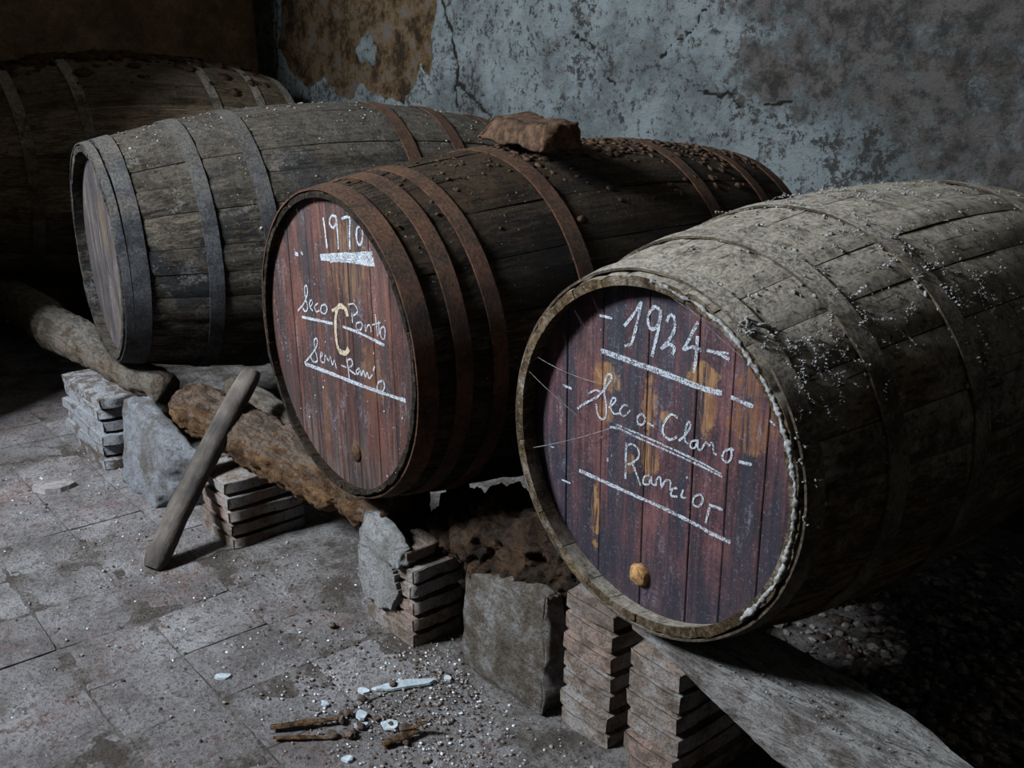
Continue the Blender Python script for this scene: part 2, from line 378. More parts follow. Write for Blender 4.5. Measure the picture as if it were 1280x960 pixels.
def head_mat(name, dark, mid, light, stain, patches, pcol, bx, foot=None):
    b = NB(name); o = b.obj(); r = b.rnd(); s = b.sep(o)
    off = b.math('MULTIPLY', r, 7.0)
    cmb = b.t.nodes.new('ShaderNodeCombineXYZ'); b.put(cmb.inputs[0], off); b.put(cmb.inputs[2], off)
    g = b.noise(b.mapv(o, (85, 85, 5.0), cmb.outputs[0]), 1, 10, .74, .5)
    m = b.noise(b.mapv(o, (11, 11, 5)), 1, 9, .72, .5)
    f = b.noise(o, 150, 6, .78)
    v = b.math('ADD', b.math('MULTIPLY', g, .45), b.math('ADD', b.math('MULTIPLY', m, .35), b.math('MULTIPLY', f, .2)))
    c = b.ramp(v, [(.39, dark), (.49, mid), (.61, light)])
    c = b.scale(c, b.math('ADD', .75, b.math('MULTIPLY', r, .5)))
    # blue black stains: bands that run down the boards and the foot of the head
    band = b.noise(b.mapv(o, (17, 17, 1.2)), 1, 4, .55)
    low = b.step(b.math('ADD', s[2], b.math('MULTIPLY', b.math('SUBTRACT', m, .5), .3)), bx[0], bx[1], 1, 0)
    k = b.math('MAXIMUM', b.step(band, .50, .58, 0, .85), b.math('MULTIPLY', low, .8))
    k = b.math('MULTIPLY', k, b.step(f, .30, .60, 1.0, .72))
    c = b.mix(k, c, stain)
    if foot: c = b.mix(b.math('MULTIPLY', low, b.step(g, .44, .60, 0, .75)), c, foot)
    # scraped patches of bare wood
    e1 = b.math('MULTIPLY', b.math('SUBTRACT', b.noise(o, 45, 6, .7), .5), 1.3)
    tot = None
    for (u, w, a, h) in patches:
        du = b.math('DIVIDE', b.math('SUBTRACT', s[0], u), a)
        dw = b.math('DIVIDE', b.math('SUBTRACT', s[2], w), h)
        d = b.math('SQRT', b.math('ADD', b.math('MULTIPLY', du, du), b.math('MULTIPLY', dw, dw)))
        q = b.step(b.math('ADD', d, e1), .75, 1.05, 1, 0)
        tot = q if tot is None else b.math('MAXIMUM', tot, q)
    gp = b.math('MULTIPLY', tot, b.step(g, .36, .56))
    c = b.mix(gp, c, b.mix(b.step(m, .4, .6), pcol[0], pcol[1]))
    # fine pale dust specks and smears
    sp = b.step(b.noise(o, 260, 3, .6), .60, .72, 0, .28)
    c = b.mix(sp, c, (.30, .32, .40))
    sm = b.step(b.noise(b.mapv(o, (30, 30, 9)), 1, 10, .8), .56, .76, 0, .26)
    c = b.mix(b.math('MULTIPLY', sm, b.step(f, .42, .58)), c, (.34, .35, .42))
    sp2 = b.step(b.noise(o, 75, 2, .5), .75, .77, 0, .7)
    c = b.mix(sp2, c, (.55, .57, .62))
    h = b.math('ADD', g, b.math('MULTIPLY', f, .4))
    return b.done(c, .62, b.bump(h, .55, .004), .4)
def lump_mat(name, a, c2, sc=40, rough=.95, bs=.6):
    b = NB(name); p = b.pos()
    n = b.noise(p, sc, 7, .7); m = b.noise(p, sc * .2, 5, .6)
    c = b.mix(b.step(b.math('ADD', b.math('MULTIPLY', n, .6), b.math('MULTIPLY', m, .4)), .36, .64), a, c2)
    return b.done(c, rough, b.bump(n, bs, .006), .2)

M = {}
M['b1'] = stave_mat('dusty_oak', (.035, .022, .011), (.10, .063, .032), (.20, .14, .075), (.58, .52, .43), .95, -.15, .75)
M['b2'] = stave_mat('black_oak', (.006, .004, .004), (.022, .016, .011), (.062, .046, .031), (.082, .050, .026), .75, .45, 1.35)
M['b3'] = stave_mat('grey_oak', (.017, .013, .011), (.058, .047, .035), (.130, .110, .086), (.140, .121, .099), .75, .2, 1.2, (.018, .020, .024))
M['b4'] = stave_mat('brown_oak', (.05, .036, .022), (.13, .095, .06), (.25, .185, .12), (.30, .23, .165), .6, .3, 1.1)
M['rust'] = hoop_mat('rusty_iron', (.017, .009, .006), (.052, .022, .012), (.104, .044, .022), (.104, .061, .037), .55)
M['blue_iron'] = hoop_mat('blue_grey_iron', (.011, .011, .012), (.029, .030, .035), (.062, .065, .069), (.121, .107, .090), .75)
M['dust_iron'] = hoop_mat('dusty_iron', (.030, .023, .016), (.075, .055, .038), (.15, .12, .085), (.43, .39, .33), .95)
M['head1'] = head_mat('wine_stained_board', (.010, .005, .008), (.043, .017, .021), (.096, .038, .038), (.011, .015, .026), PATCH1, ((.212, .111, .043), (.126, .050, .023)), (-.24, -.05))
M['head2'] = head_mat('red_brown_board', (.012, .004, .004), (.045, .014, .010), (.089, .032, .021), (.018, .015, .017), PATCH2, ((.107, .055, .027), (.068, .027, .013)), (-.40, -.12), (.107, .078, .057))
M['head3'] = head_mat('grey_board', (.016, .012, .011), (.046, .036, .034), (.088, .071, .068), (.016, .015, .017), [(0, .1, .05, .1)], ((.085, .055, .033), (.065, .036, .020)), (-.5, -.3))
M['chalk_dust'] = lump_mat('pale_dust', (.14, .13, .12), (.32, .32, .32), 90)
M['crust'] = lump_mat('brown_crust', (.022, .012, .007), (.075, .042, .024), 50)
M['loose_tile'] = lump_mat('loose_tile', (.14, .125, .12), (.25, .23, .23), 50)
M['tan_dust'] = lump_mat('tan_dust', (.10, .085, .065), (.27, .24, .20), 60)
M['cork'] = lump_mat('cork', (.168, .084, .032), (.385, .224, .098), 70)
M['grit_dark'] = lump_mat('dark_grit', (.035, .024, .020), (.11, .08, .066), 60)
M['grit_mid'] = lump_mat('grey_grit', (.14, .12, .105), (.30, .27, .25), 30)
M['grit_white'] = lump_mat('white_grit', (.35, .38, .40), (.60, .64, .68), 30)
M['flake'] = lump_mat('plaster_flake', (.272, .315, .348), (.408, .468, .510), 25)
M['splinter'] = lump_mat('splinter_wood', (.028, .015, .008), (.13, .075, .035), 90, .95, 1.)

def chalk_mat(name, c, lo, hi):
    b = NB(name); o = b.obj()
    n = b.noise(o, 330, 4, .75); m = b.noise(o, 60, 5, .65)
    a = b.step(b.math('ADD', b.math('MULTIPLY', n, .6), b.math('MULTIPLY', m, .4)), lo, hi, .10, .88)
    return b.done(c, .95, None, .1, 0., a)
M['chalk'] = chalk_mat('chalk', (.379, .410, .453), .40, .56)
M['chalk_cream'] = chalk_mat('cream_paint', (.379, .318, .233), .36, .52)

def brick_mat():
    b = NB('old_brick'); p = b.pos(); r = b.rnd()
    n = b.noise(p, 30, 10, .76); m = b.noise(p, 8, 7, .66); f = b.noise(p, 140, 6, .78)
    base = b.ramp(r, [(0, (.228, .180, .150)), (.35, (.312, .240, .198)), (.6, (.372, .246, .204)), (.8, (.288, .240, .204)), (1, (.396, .330, .276))])
    c = b.mix(b.step(n, .42, .60, 0, .7), base, (.10, .075, .058))
    c = b.mix(b.step(b.math('ADD', m, b.math('MULTIPLY', n, .3)), .63, .76, 0, .6), c, (.42, .40, .40))
    c = b.mix(b.step(f, .56, .64, 0, .6), c, (.075, .055, .042))
    return b.done(c, .92, b.bump(b.math('ADD', n, b.math('MULTIPLY', f, .8)), 1.0, .008), .2)
M['brick'] = brick_mat()
def lime_brick_mat():
    b = NB('limewashed_brick'); p = b.pos(); r = b.rnd()
    n = b.noise(p, 18, 10, .76); f = b.noise(p, 130, 6, .78)
    c = b.mix(b.step(b.math('ADD', n, b.math('MULTIPLY', b.math('SUBTRACT', r, .5), .22)), .44, .57), (.128, .102, .085), (.306, .315, .340))
    c = b.mix(b.step(f, .55, .63, 0, .6), c, (.076, .060, .051))
    return b.done(c, .92, b.bump(b.math('ADD', n, b.math('MULTIPLY', f, .8)), 1.0, .008), .2)
M['lime_brick'] = lime_brick_mat()
def block_mat(name, a, c2, c3, sc=10):
    b = NB(name); p = b.pos()
    n = b.noise(p, sc, 10, .74, .4); f = b.noise(p, 110, 6, .78); v = b.noise(p, sc * 2.6, 10, .8)
    c = b.ramp(b.math('ADD', b.math('MULTIPLY', n, .65), b.math('MULTIPLY', v, .35)), [(.37, a), (.49, c2), (.60, c3)])
    c = b.mix(b.step(v, .55, .66, 0, .6), c, tuple(x * .42 for x in c2))
    c = b.mix(b.step(f, .57, .65, 0, .6), c, tuple(x * .3 for x in c2))
    return b.done(c, .93, b.bump(b.math('ADD', v, b.math('MULTIPLY', f, .6)), 1.0, .014), .2)
M['white_block'] = block_mat('whitewashed_stone', (.156, .137, .122), (.242, .246, .262), (.297, .313, .344))
M['slab'] = block_mat('brown_stone', (.075, .060, .046), (.15, .125, .10), (.28, .265, .26))
M['render'] = block_mat('lime_render', (.238, .225, .212), (.323, .315, .310), (.383, .383, .387))
def log_mat(name, a, c2, c3, dust, amt):
    b = NB(name); p = b.pos()
    g = b.noise(b.mapv(p, (9, 38, 38)), 1, 10, .78, .8); n = b.noise(p, 11, 9, .72); f = b.noise(p, 100, 6, .78)
    v = b.math('ADD', b.math('MULTIPLY', g, .45), b.math('ADD', b.math('MULTIPLY', n, .35), b.math('MULTIPLY', f, .2)))
    c = b.ramp(v, [(.39, a), (.49, c2), (.60, c3)])
    nz = b.sep(b.nrm())[2]
    k = b.step(b.math('ADD', nz, b.math('MULTIPLY', b.math('SUBTRACT', n, .5), 2.2)), .25, .95, 0, amt)
    c = b.mix(k, c, b.mix(b.step(g, .42, .56), tuple(x * .45 for x in dust), dust))
    c = b.mix(b.step(f, .57, .65, 0, .7), c, a)
    return b.done(c, .92, b.bump(b.math('ADD', g, b.math('MULTIPLY', f, .8)), 1.0, .018), .2)
M['rot_log'] = log_mat('rotten_bark', (.037, .020, .010), (.139, .074, .035), (.279, .156, .074), (.221, .176, .143), .8)
M['grey_log'] = log_mat('weathered_log', (.074, .051, .033), (.172, .135, .102), (.246, .209, .172), (.254, .234, .205), .75)
M['dark_rot'] = log_mat('dark_rot', (.015, .009, .007), (.053, .031, .018), (.131, .070, .034), (.074, .051, .034), .5)
M['beam'] = log_mat('grey_beam', (.115, .094, .078), (.310, .287, .276), (.483, .471, .466), (.483, .471, .460), .85)
def pole_mat():
    b = NB('pole_wood'); o = b.obj()
    g = b.noise(b.mapv(o, (30, 30, 3)), 1, 8, .65); n = b.noise(o, 6, 5, .6); f = b.noise(o, 120, 3, .6)
    c = b.ramp(b.math('ADD', b.math('MULTIPLY', g, .4), b.math('MULTIPLY', n, .6)), [(.40, (.018, .014, .013)), (.5, (.051, .042, .036)), (.62, (.120, .099, .084))])
    return b.done(c, .8, b.bump(b.math('ADD', g, f), .5, .004), .3)
M['pole'] = pole_mat()

def tile_mat():
    b = NB('worn_floor_tile'); p = b.pos(); r = b.rnd()
    n = b.noise(p, 5, 10, .72, .3); f = b.noise(p, 90, 8, .8); m = b.noise(p, 2.1, 4, .6); t = b.noise(p, 24, 10, .78)
    base = b.ramp(b.math('ADD', b.math('MULTIPLY', n, .6), b.math('MULTIPLY', t, .4)), [(.36, (.161, .147, .147)), (.49, (.270, .255, .260)), (.62, (.380, .368, .380))])
    base = b.scale(base, b.math('ADD', .9, b.math('MULTIPLY', r, .2)))
    red = b.step(b.math('ADD', b.math('MULTIPLY', m, .55), b.math('MULTIPLY', t, .45)), .53, .60, 0, .6)
    c = b.mix(red, base, (.276, .155, .127))
    c = b.mix(b.step(t, .53, .63, 0, .6), c, (.109, .092, .086))
    c = b.mix(b.step(f, .555, .64, 0, .75), c, (.057, .048, .044))
    c = b.mix(b.step(b.noise(p, 130, 3, .5), .70, .74, 0, .8), c, (.575, .609, .655))
    return b.done(c, .9, b.bump(b.math('ADD', t, b.math('MULTIPLY', f, .9)), 1.0, .010), .2)
M['tile'] = tile_mat()
def dirt_mat():
    b = NB('floor_dirt'); p = b.pos()
    n = b.noise(p, 6, 10, .76); f = b.noise(p, 95, 8, .8)
    c = b.ramp(n, [(.38, (.105, .088, .077)), (.5, (.193, .174, .165)), (.62, (.286, .270, .267))])
    c = b.mix(b.step(f, .53, .62, 0, .75), c, (.050, .040, .033))
    c = b.mix(b.step(b.noise(p, 125, 3, .5), .69, .74, 0, .8), c, (.528, .550, .583))
    return b.done(c, .95, b.bump(f, 1.0, .012), .2)
M['dirt'] = dirt_mat()

def plaster_mat():
    b = NB('old_plaster'); p = b.pos()
    n = b.noise(p, 2.6, 10, .70); f = b.noise(p, 70, 8, .8); t = b.noise(p, 15, 10, .78)
    c = b.ramp(n, [(.36, (.095, .109, .112)), (.5, (.137, .159, .165)), (.64, (.173, .198, .206))])
    c = b.mix(b.step(t, .52, .63, 0, .55), c, (.073, .069, .067))
    # mould specks
    sp = b.step(b.math('ADD', b.math('MULTIPLY', b.noise(p, 30, 10, .82), .7), b.math('MULTIPLY', b.noise(p, 4, 4, .55), .3)), .535, .58, 0, .85)
    c = b.mix(sp, c, (.023, .019, .017))
    # damp stains
    st = b.math('ADD', b.attr('stain'), b.math('MULTIPLY', b.math('SUBTRACT', b.noise(p, 7, 10, .76), .5), 2.2))
    ks = b.step(st, .10, .95, 0, .9)
    c = b.mix(ks, c, b.ramp(t, [(.38, (.017, .013, .011)), (.50, (.051, .041, .034)), (.62, (.095, .084, .081))]))
    # render fallen away: bare earth
    pk = b.math('ADD', b.attr('peel'), b.math('MULTIPLY', b.math('SUBTRACT', b.noise(p, 40, 8, .75), .5), .6))
    earth = b.ramp(b.noise(p, 9, 10, .78), [(.36, (.017, .010, .005)), (.46, (.053, .032, .015)), (.55, (.095, .059, .028)), (.66, (.084, .076, .067))])
    c = b.mix(b.step(pk, .42, .56), c, earth)
    c = b.mix(b.step(b.attr('crack'), .35, .8), c, (.013, .011, .008))
    return b.done(c, .95, b.bump(b.math('ADD', t, b.math('MULTIPLY', f, .7)), 1.0, .014), .15)
M['plaster'] = plaster_mat()
M['earth_wall'] = block_mat('brown_earth_wall', (.238, .153, .085), (.357, .238, .136), (.476, .340, .204), 4)
M['dull_wall'] = block_mat('dull_plaster', (.16, .14, .12), (.24, .22, .20), (.30, .28, .26), 3)
M['timber'] = block_mat('old_timber', (.06, .045, .03), (.12, .09, .06), (.18, .14, .10), 6)

# ------------------------------------------------------------------ the room
X0, X1, Y0, Y1, ZC = -5.85, 2.2, WIN_Y, 2.85, 3.7
def inside(poly, x, z):
    r = False; j = len(poly) - 1
    for i in range(len(poly)):
        (xi, zi), (xj, zj) = poly[i], poly[j]
        if (zi > z) != (zj > z) and x < (xj - xi) * (z - zi) / (zj - zi) + xi: r = not r
        j = i
    return r
def segd(pl, x, z):
    best = 9
    for (ax, az), (bx, bz) in zip(pl, pl[1:]):
        dx, dz = bx - ax, bz - az
        t = max(0, min(1, ((x - ax) * dx + (z - az) * dz) / (dx * dx + dz * dz)))
        best = min(best, math.hypot(x - ax - t * dx, z - az - t * dz))
    return best
def polyd(poly, x, z):
    d = segd(poly + poly[:1], x, z)
    return d if inside(poly, x, z) else -d
def spread(a, b, st):
    n = max(1, int(round((b - a) / st))); return [a + (b - a) * i / n for i in range(n)]
def sm(x, a, b):
    t = max(0, min(1, (x - a) / (b - a))); return t * t * (3 - 2 * t)

xs = spread(X0 - .1, -1.0, .0105) + spread(-1.0, X1, .2) + [X1]
zs = spread(-.05, .85, .1) + spread(.85, 2.0, .0105) + spread(2.0, ZC, .2) + [ZC]
V, F, A_peel, A_crack, A_stain = [], [], [], [], []
for z in zs:
    for x in xs:
        q = (x, 0, z)
        wx = x + .02 * fbm(q, 9, 3, 3.); wz = z + .03 * fbm(q, 9, 3, 8.)
        pe = 0.; cr = 0.; st = 0.
        if x < -3.6 and z > 1.0:
            pe = sm(polyd(PEEL, wx, wz), -.02, .02) * (1 - sm(polyd(ISLE, wx, wz), -.02, .02))
        if z > 1.0 and x < -1.7:
            w2x = x + .018 * fbm(q, 25, 3, 1.); w2z = z + .018 * fbm(q, 25, 3, 2.)
            d = min(segd(c, w2x, w2z) for c in CRACKS)
            wd = .017 if x < -3.4 else .010
            cr = 1 - sm(d, .2 * wd, wd)
        if x > -2.7:
            st = max(sm(polyd(s, wx, wz), -.10, .10) * k for s, k in zip(STAIN, (1.0, .85, .6)))
            if x > -1.3: st = max(st, .7)
        y = Y1 + .010 * fbm(q, 2.2, 4) + .003 * fbm(q, 22, 3, 4.) + .014 * pe + .006 * pe * fbm(q, 14, 4, 6.) + .012 * cr
        V.append((x, y, z)); A_peel.append(pe); A_crack.append(cr); A_stain.append(st)
nx = len(xs)
for j in range(len(zs) - 1):
    for i in range(nx - 1):
        a = j * nx + i; F.append((a, a + 1, a + nx + 1, a + nx))
wb = struct(mesh_obj('wall_back', V, F, M['plaster']))
for nm, vals in (('peel', A_peel), ('crack', A_crack), ('stain', A_stain)):
    at = wb.data.attributes.new(nm, 'FLOAT', 'POINT'); at.data.foreach_set('value', vals)

ys = spread(Y0, Y1 + .1, .06) + [Y1 + .1]; zz = spread(-.05, ZC, .06) + [ZC]
V = [(X0 + .02 * fbm((0, y, z), 3, 4, 2.), y, z) for z in zz for y in ys]; n = len(ys)
F = [(j * n + i, j * n + n + i, j * n + n + i + 1, j * n + i + 1) for j in range(len(zz) - 1) for i in range(n - 1)]
struct(mesh_obj('wall_left', V, F, M['earth_wall']))
struct(mesh_obj('wall_right', *boxes([(X1, X1 + .3, Y0 - .4, Y1 + .2, -.1, ZC)]), M['dull_wall'], smooth=False))
x0, x1, z0, z1 = WX - WW / 2, WX + WW / 2, WZ - WH / 2, WZ + WH / 2
struct(mesh_obj('wall_front', *boxes([(X0 - .2, x0, Y0 - .4, Y0, -.1, ZC), (x1, X1 + .3, Y0 - .4, Y0, -.1, ZC),
       (x0, x1, Y0 - .4, Y0, -.1, z0), (x0, x1, Y0 - .4, Y0, z1, ZC)]), M['dull_wall'], smooth=False))
struct(mesh_obj('added_shade_wall', *boxes([(-4.05, -3.75, Y0, .22, -.1, ZC)]), M['dull_wall'], smooth=False))  # added out-of-view wall stub, keeps window light off corner barrel and left wall
struct(mesh_obj('ceiling', *boxes([(X0 - .2, X1 + .3, Y0 - .4, Y1 + .2, ZC, ZC + .2)]), M['timber'], smooth=False))
wf = struct(empty('window_1', (WX, WY := Y0 - .06, z0)))
mesh_obj('window_frame', *boxes([(-WW / 2, -WW / 2 + .03, -.03, .03, 0, WH), (WW / 2 - .03, WW / 2, -.03, .03, 0, WH),
         (-WW / 2 + .03, WW / 2 - .03, -.03, .03, 0, .03), (-WW / 2 + .03, WW / 2 - .03, -.03, .03, WH - .03, WH)]), M['timber'], wf, False)
mesh_obj('mullion', *boxes([(-.06, .06, -.03, .03, .03, WH - .03)]), M['timber'], wf, False)

# floor: packed dirt with the tiles set into it
def ground(x, y):
    q = (x, y, 0)
    z = -.0022 + .0070 * fbm(q, 3.2, 4, 1.) + .0028 * fbm(q, 18, 3, 4.)
    z += .05 * sm(x, -1.0, -.6) * sm(y, 1.45, 1.9) * (1 + .5 * fbm(q, 6, 4, 7.))
    z += .012 * sm(y, .98, 1.2) * (.6 + .5 * fbm(q, 7, 3, 3.))
    return z
gx = spread(X0, -4.4, .1) + spread(-4.4, -.3, .018) + spread(-.3, X1, .15) + [X1]
gy = spread(Y0, .1, .12) + spread(.1, 1.6, .018) + spread(1.6, Y1, .04) + [Y1]
V = [(x, y, ground(x, y)) for y in gy for x in gx]; n = len(gx)
F = [(j * n + i, j * n + i + 1, j * n + n + i + 1, j * n + n + i) for j in range(len(gy) - 1) for i in range(n - 1)]
floor = struct(mesh_obj('floor', V, F, M['dirt']))
TS = .217
tiles = []
for k in range(8):
    h = TS / 2 - .0008 - .0006 * (k % 3)
    b_, t_ = cuboid(-h, h, -h, h, -.022, 0)
    vv, ff = hexa(b_, t_, 8, .0022, 16, .0022, k * 3.1, 3)
    me = bpy.data.meshes.new('floor_tile'); me.from_pydata([tuple(v) for v in vv], [], ff); me.update()
    me.polygons.foreach_set('use_smooth', [True] * len(me.polygons)); me.set_sharp_from_angle(angle=radians(40))
    me.materials.append(M['tile']); tiles.append(me)
rt = random.Random(3)
for i in range(-12, 7):
    for j in range(-2, 7):
        cx, cy = -1.808 + TS * (i + .5), .467 + TS * (j + .5)
        if cx > -.45 or (cx > -1.0 and cy > 1.45): continue
        o = inst('floor_tile', tiles[rt.randrange(8)], floor, (cx, cy, .0008 + rt.uniform(-.002, .0022)),
                 (rt.uniform(-.008, .008), rt.uniform(-.008, .008), rt.choice((0, pi / 2, pi, -pi / 2)) + rt.uniform(-.01, .01)))

# ------------------------------------------------------------------ barrels
def prof(y, r0, r1, L): return r1 - (r1 - r0) * (2 * y / L - 1) ** 2
def smooth_line(p, k=5):
    if len(p) < 3:
        return [Vector(p[0]).lerp(Vector(p[1]), i / 6) for i in range(7)]
    out = []; P = [Vector(q) for q in p]
    for i in range(len(P) - 1):
        a, b, c, d = P[max(i - 1, 0)], P[i], P[i + 1], P[min(i + 2, len(P) - 1)]
        for j in range(k):
            t = j / k
            out.append(.5 * ((2 * b) + (c - a) * t + (2 * a - 5 * b + 4 * c - d) * t * t + (3 * b - a - 3 * c + d) * t ** 3))
    out.append(P[-1]); return out
def make_barrel(label, c, yaw, tilt, r0, r1, L, nst, wood, head, hoops, edges, rec=.035, th=.024, seed=0, amp=.0025):
    rg = random.Random(seed)
    root = empty('wine_barrel', (c[0], c[1], c[2] - r1), (radians(tilt), 0, radians(yaw)))
    tag(root, label, 'barrel', 'old barrels in a row on rails')
    H = r1
    # staves
    ws = [rg.uniform(.75, 1.25) for _ in range(nst)]; s = sum(ws); a = rg.uniform(0, 1)
    NA, NL = 4, 26
    for k in range(nst):
        da = 2 * pi * ws[k] / s; a0, a1 = a + .0009 / r0, a + da - .0009 / r0; a += da
        jr = rg.uniform(-.0015, .0015); je = rg.uniform(-.002, .002)
        V, F = [], []
        for side in (0, 1):
            for i in range(NL + 1):
                t = i / NL
                y = L * (t if 0 < i < NL else t) + (je if i in (0, NL) else 0)
                for j in range(NA + 1):
                    u = j / NA; an = a0 + (a1 - a0) * u
                    R = prof(min(max(y, 0), L), r0, r1, L)
                    if side == 0:
                        R += jr - (.0032 if j in (0, NA) else 0)
                        R += amp * fbm((an * 3, y * 2, k), 2.5, 4, seed + .3)
                        if i in (0, NL): R -= .003
                    else: R -= th
                    V.append((R * sin(an), y, H + R * cos(an)))
        S = (NL + 1) * (NA + 1); w = NA + 1
        for i in range(NL):
            for j in range(NA):
                q = i * w + j
                F.append((q, q + 1, q + w + 1, q + w)); F.append((S + q, S + q + w, S + q + w + 1, S + q + 1))
            for j, rv in ((0, 0), (NA, 1)):
                q = i * w + j; f = (q, q + w, S + q + w, S + q); F.append(f[::-1] if rv else f)
        for j in range(NA):
            F.append((j, S + j, S + j + 1, j + 1)); q = NL * w + j
            F.append((q, q + 1, S + q + 1, S + q))
        mesh_obj('stave', V, F, wood, root, True, 35)
    # hoops
    for (y0, wd, hm) in hoops:
        V, F = [], []; N = 96
        ph = rg.uniform(0, 6)
        for i in range(N):
            an = 2 * pi * i / N; dy = .004 * sin(an + ph) + .002 * noise.noise(Vector((an * 2, ph, 0)))
            for (yy, dr) in ((y0 + dy, .0005), (y0 + dy, .0048), (y0 + dy + wd, .0048), (y0 + dy + wd, .0005)):
                R = prof(min(max(yy, 0), L), r0, r1, L) + dr + .0012 * noise.noise(Vector((an * 5, yy * 30, ph)))
                V.append((R * sin(an), yy, H + R * cos(an)))
        for i in range(N):
            j = (i + 1) % N
            for e in range(4):
                e2 = (e + 1) % 4
                F.append((i * 4 + e, i * 4 + e2, j * 4 + e2, j * 4 + e))
        mesh_obj('hoop', V, F, hm, root, True, 30)
    # heads of upright boards, front and rear
    for y, es, sg in ((rec, edges, 1), (L - rec, (-.2, 0, .2), -1)):
        rh = prof(rec, r0, r1, L) - th + .004
        ee = [-rh] + list(es) + [rh]
        for k in range(len(ee) - 1):
            xa, xb = ee[k] + (.0009 if k else 0), ee[k + 1] - (.0009 if k < len(ee) - 2 else 0)
            yj = y + rg.uniform(-.0006, .0006)
            n = 14; o2 = []
            for i in range(n + 1):
                x = xa + (xb - xa) * i / n; o2.append((x, sqrt(max(rh * rh - x * x, 0))))
            pts = o2 + [(x, -z) for x, z in reversed(o2)]
            pts = [p for i, p in enumerate(pts) if (Vector(p) - Vector(pts[i - 1])).length > 1e-5]
            m = len(pts); cx = (xa + xb) / 2
            ins = [(x - math.copysign(min(.0012, abs(x - cx)), x - cx), z) for x, z in pts]
            V = [(x, yj, H + z) for x, z in ins] + [(x, yj + sg * .0012, H + z) for x, z in pts] + [(x, yj + sg * .022, H + z) for x, z in pts]
            F = [tuple(range(m))[::-1], tuple(range(2 * m, 3 * m))]
            for i in range(m):
                j = (i + 1) % m
                F += [(i, j, m + j, m + i)[::-1], (m + i, m + j, 2 * m + j, 2 * m + i)[::-1]]
            if sg < 0: F = [f[::-1] for f in F]
            # object origin on the head's centre, so that grain and stains sit in head coordinates
            o = mesh_obj('head_board', [(x, yy, z - H) for x, yy, z in V], F, head, root, False)
            o.location = (0, 0, H)
    return root
def chalk(root, H, y, strokes, mat, name):
    V, F = [], []
    rg = random.Random(5)
    for pts, w in strokes:
        P = smooth_line(pts); k = len(V)
        for i, p in enumerate(P):
            d = P[min(i + 1, len(P) - 1)] - P[max(i - 1, 0)]
            if d.length < 1e-6: d = Vector((1, 0))
            nn = Vector((-d.y, d.x)).normalized() * (w / 2 * (1 + rg.uniform(-.22, .22)))
            for q in (p + nn, p - nn): V.append((q.x, y, q.y))
        F += [(k + 2 * i, k + 2 * i + 1, k + 2 * i + 3, k + 2 * i + 2) for i in range(len(P) - 1)]
    o = mesh_obj(name, V, F, mat, root, False); o.location = (0, 0, H)
    return o
def on_barrel(spec, t, an, dr=0.):
    r0, r1, L = spec; R = prof(t, r0, r1, L) + dr
    return Vector((R * sin(an), t, r1 + R * cos(an)))
def surf_lumps(spec, L):
    out = []
    for t, an, sz, fl in L:
        M3 = Matrix.Rotation(an, 3, 'Y')
        out.append((on_barrel(spec, t, an, sz * fl * .3), (sz * random.uniform(.7, 1.4), sz * random.uniform(.7, 1.6), sz * fl), M3, random.uniform(0, 50)))
    return out

# first barrel: thick with dust, chalked 1924
S1 = (.317, .403, 1.40)
b1 = make_barrel('dusty oak barrel chalked 1924 Seco-Claro Rancio, lying on the squared grey beam', (-1.035, 1.151, .684), 1.0, .5, *S1, 27, M['b1'], M['head1'],
    [(.006, .035, M['dust_iron']), (.172, .043, M['dust_iron']), (.39, .045, M['dust_iron']), (.96, .045, M['dust_iron']), (1.18, .043, M['dust_iron']), (1.355, .035, M['dust_iron'])],
    (-.215, -.125, -.02, .085, .155, .225), rec=.040, th=.021, seed=11)
def written(root, H, y, strokes, parts):
    for nm, lab, ids in parts:
        o = chalk(root, H, y, [strokes[i] for i in ids], M['chalk'], nm)
        o['label'] = lab
written(b1, S1[1], .0385, CHALK1, [('chalk_number', 'white chalked number 1924', range(0, 7)), ('chalk_underline', 'thick chalk line under 1924', range(10, 13)),
    ('chalk_word', 'white chalked words Seco-Claro', range(14, 25)), ('chalk_underline', 'double chalk line under Seco-Claro', (26, 27)),
    ('chalk_word', 'white chalked word Rancio', (28, 29, 30, 34, 35, 36, 37, 38, 39)), ('chalk_underline', 'long chalk line under Rancio', (42,)),
    ] + [('chalk_dash', 'short chalk dash', i) for i in ((7,), (8, 9), (13,), (25,), (31,), (32,), (33,), (40, 41), (43,))])
rg = random.Random(2)
V, F = tube([(0, .004, 0), (0, -.006, 0), (0, -.012, 0)], [.021, .020, .018], 18, .003, 90, 2., per=3)
bung = mesh_obj('cork_bung', V, F, M['cork'], b1); bung.location = (-.0178, .040, S1[1] - .2402); bung['label'] = 'orange brown cork bung'
# cobweb and dust rolled along the chime and hoops
path, rad = [], []
for i in range(60):
    an = .05 + i / 59 * 2.25
    R = .317 - .010 + .004 * noise.noise(Vector((an * 6, 0, 0)))
    path.append((R * sin(an), -.001 + .003 * noise.noise(Vector((an * 9, 3, 0))), S1[1] + R * cos(an))); rad.append(.0022 + .0045 * abs(noise.noise(Vector((an * 7, 7, 0)))))
V, F = tube(path, rad, 10, .0035, 90, 4., per=6)
o = mesh_obj('cobweb_roll', V, F, M['chalk_dust'], b1); o['label'] = 'white cobweb and dust along the rim'
L1 = []
for t0, n_ in ((.172, 20), (.218, 50), (.39, 40), (.438, 80), (.04, 40)):
    for _ in range(n_):
        L1.append((t0 + rg.gauss(0, .004), rg.uniform(-.5, 1.55) + rg.gauss(0, .1), rg.uniform(.0012, .0042), .6))
for _ in range(240):
    L1.append((rg.uniform(.02, 1.2), rg.gauss(.35, .55), rg.choice((.0012, .0016, .002, .003, .0045)), rg.uniform(.3, .55)))
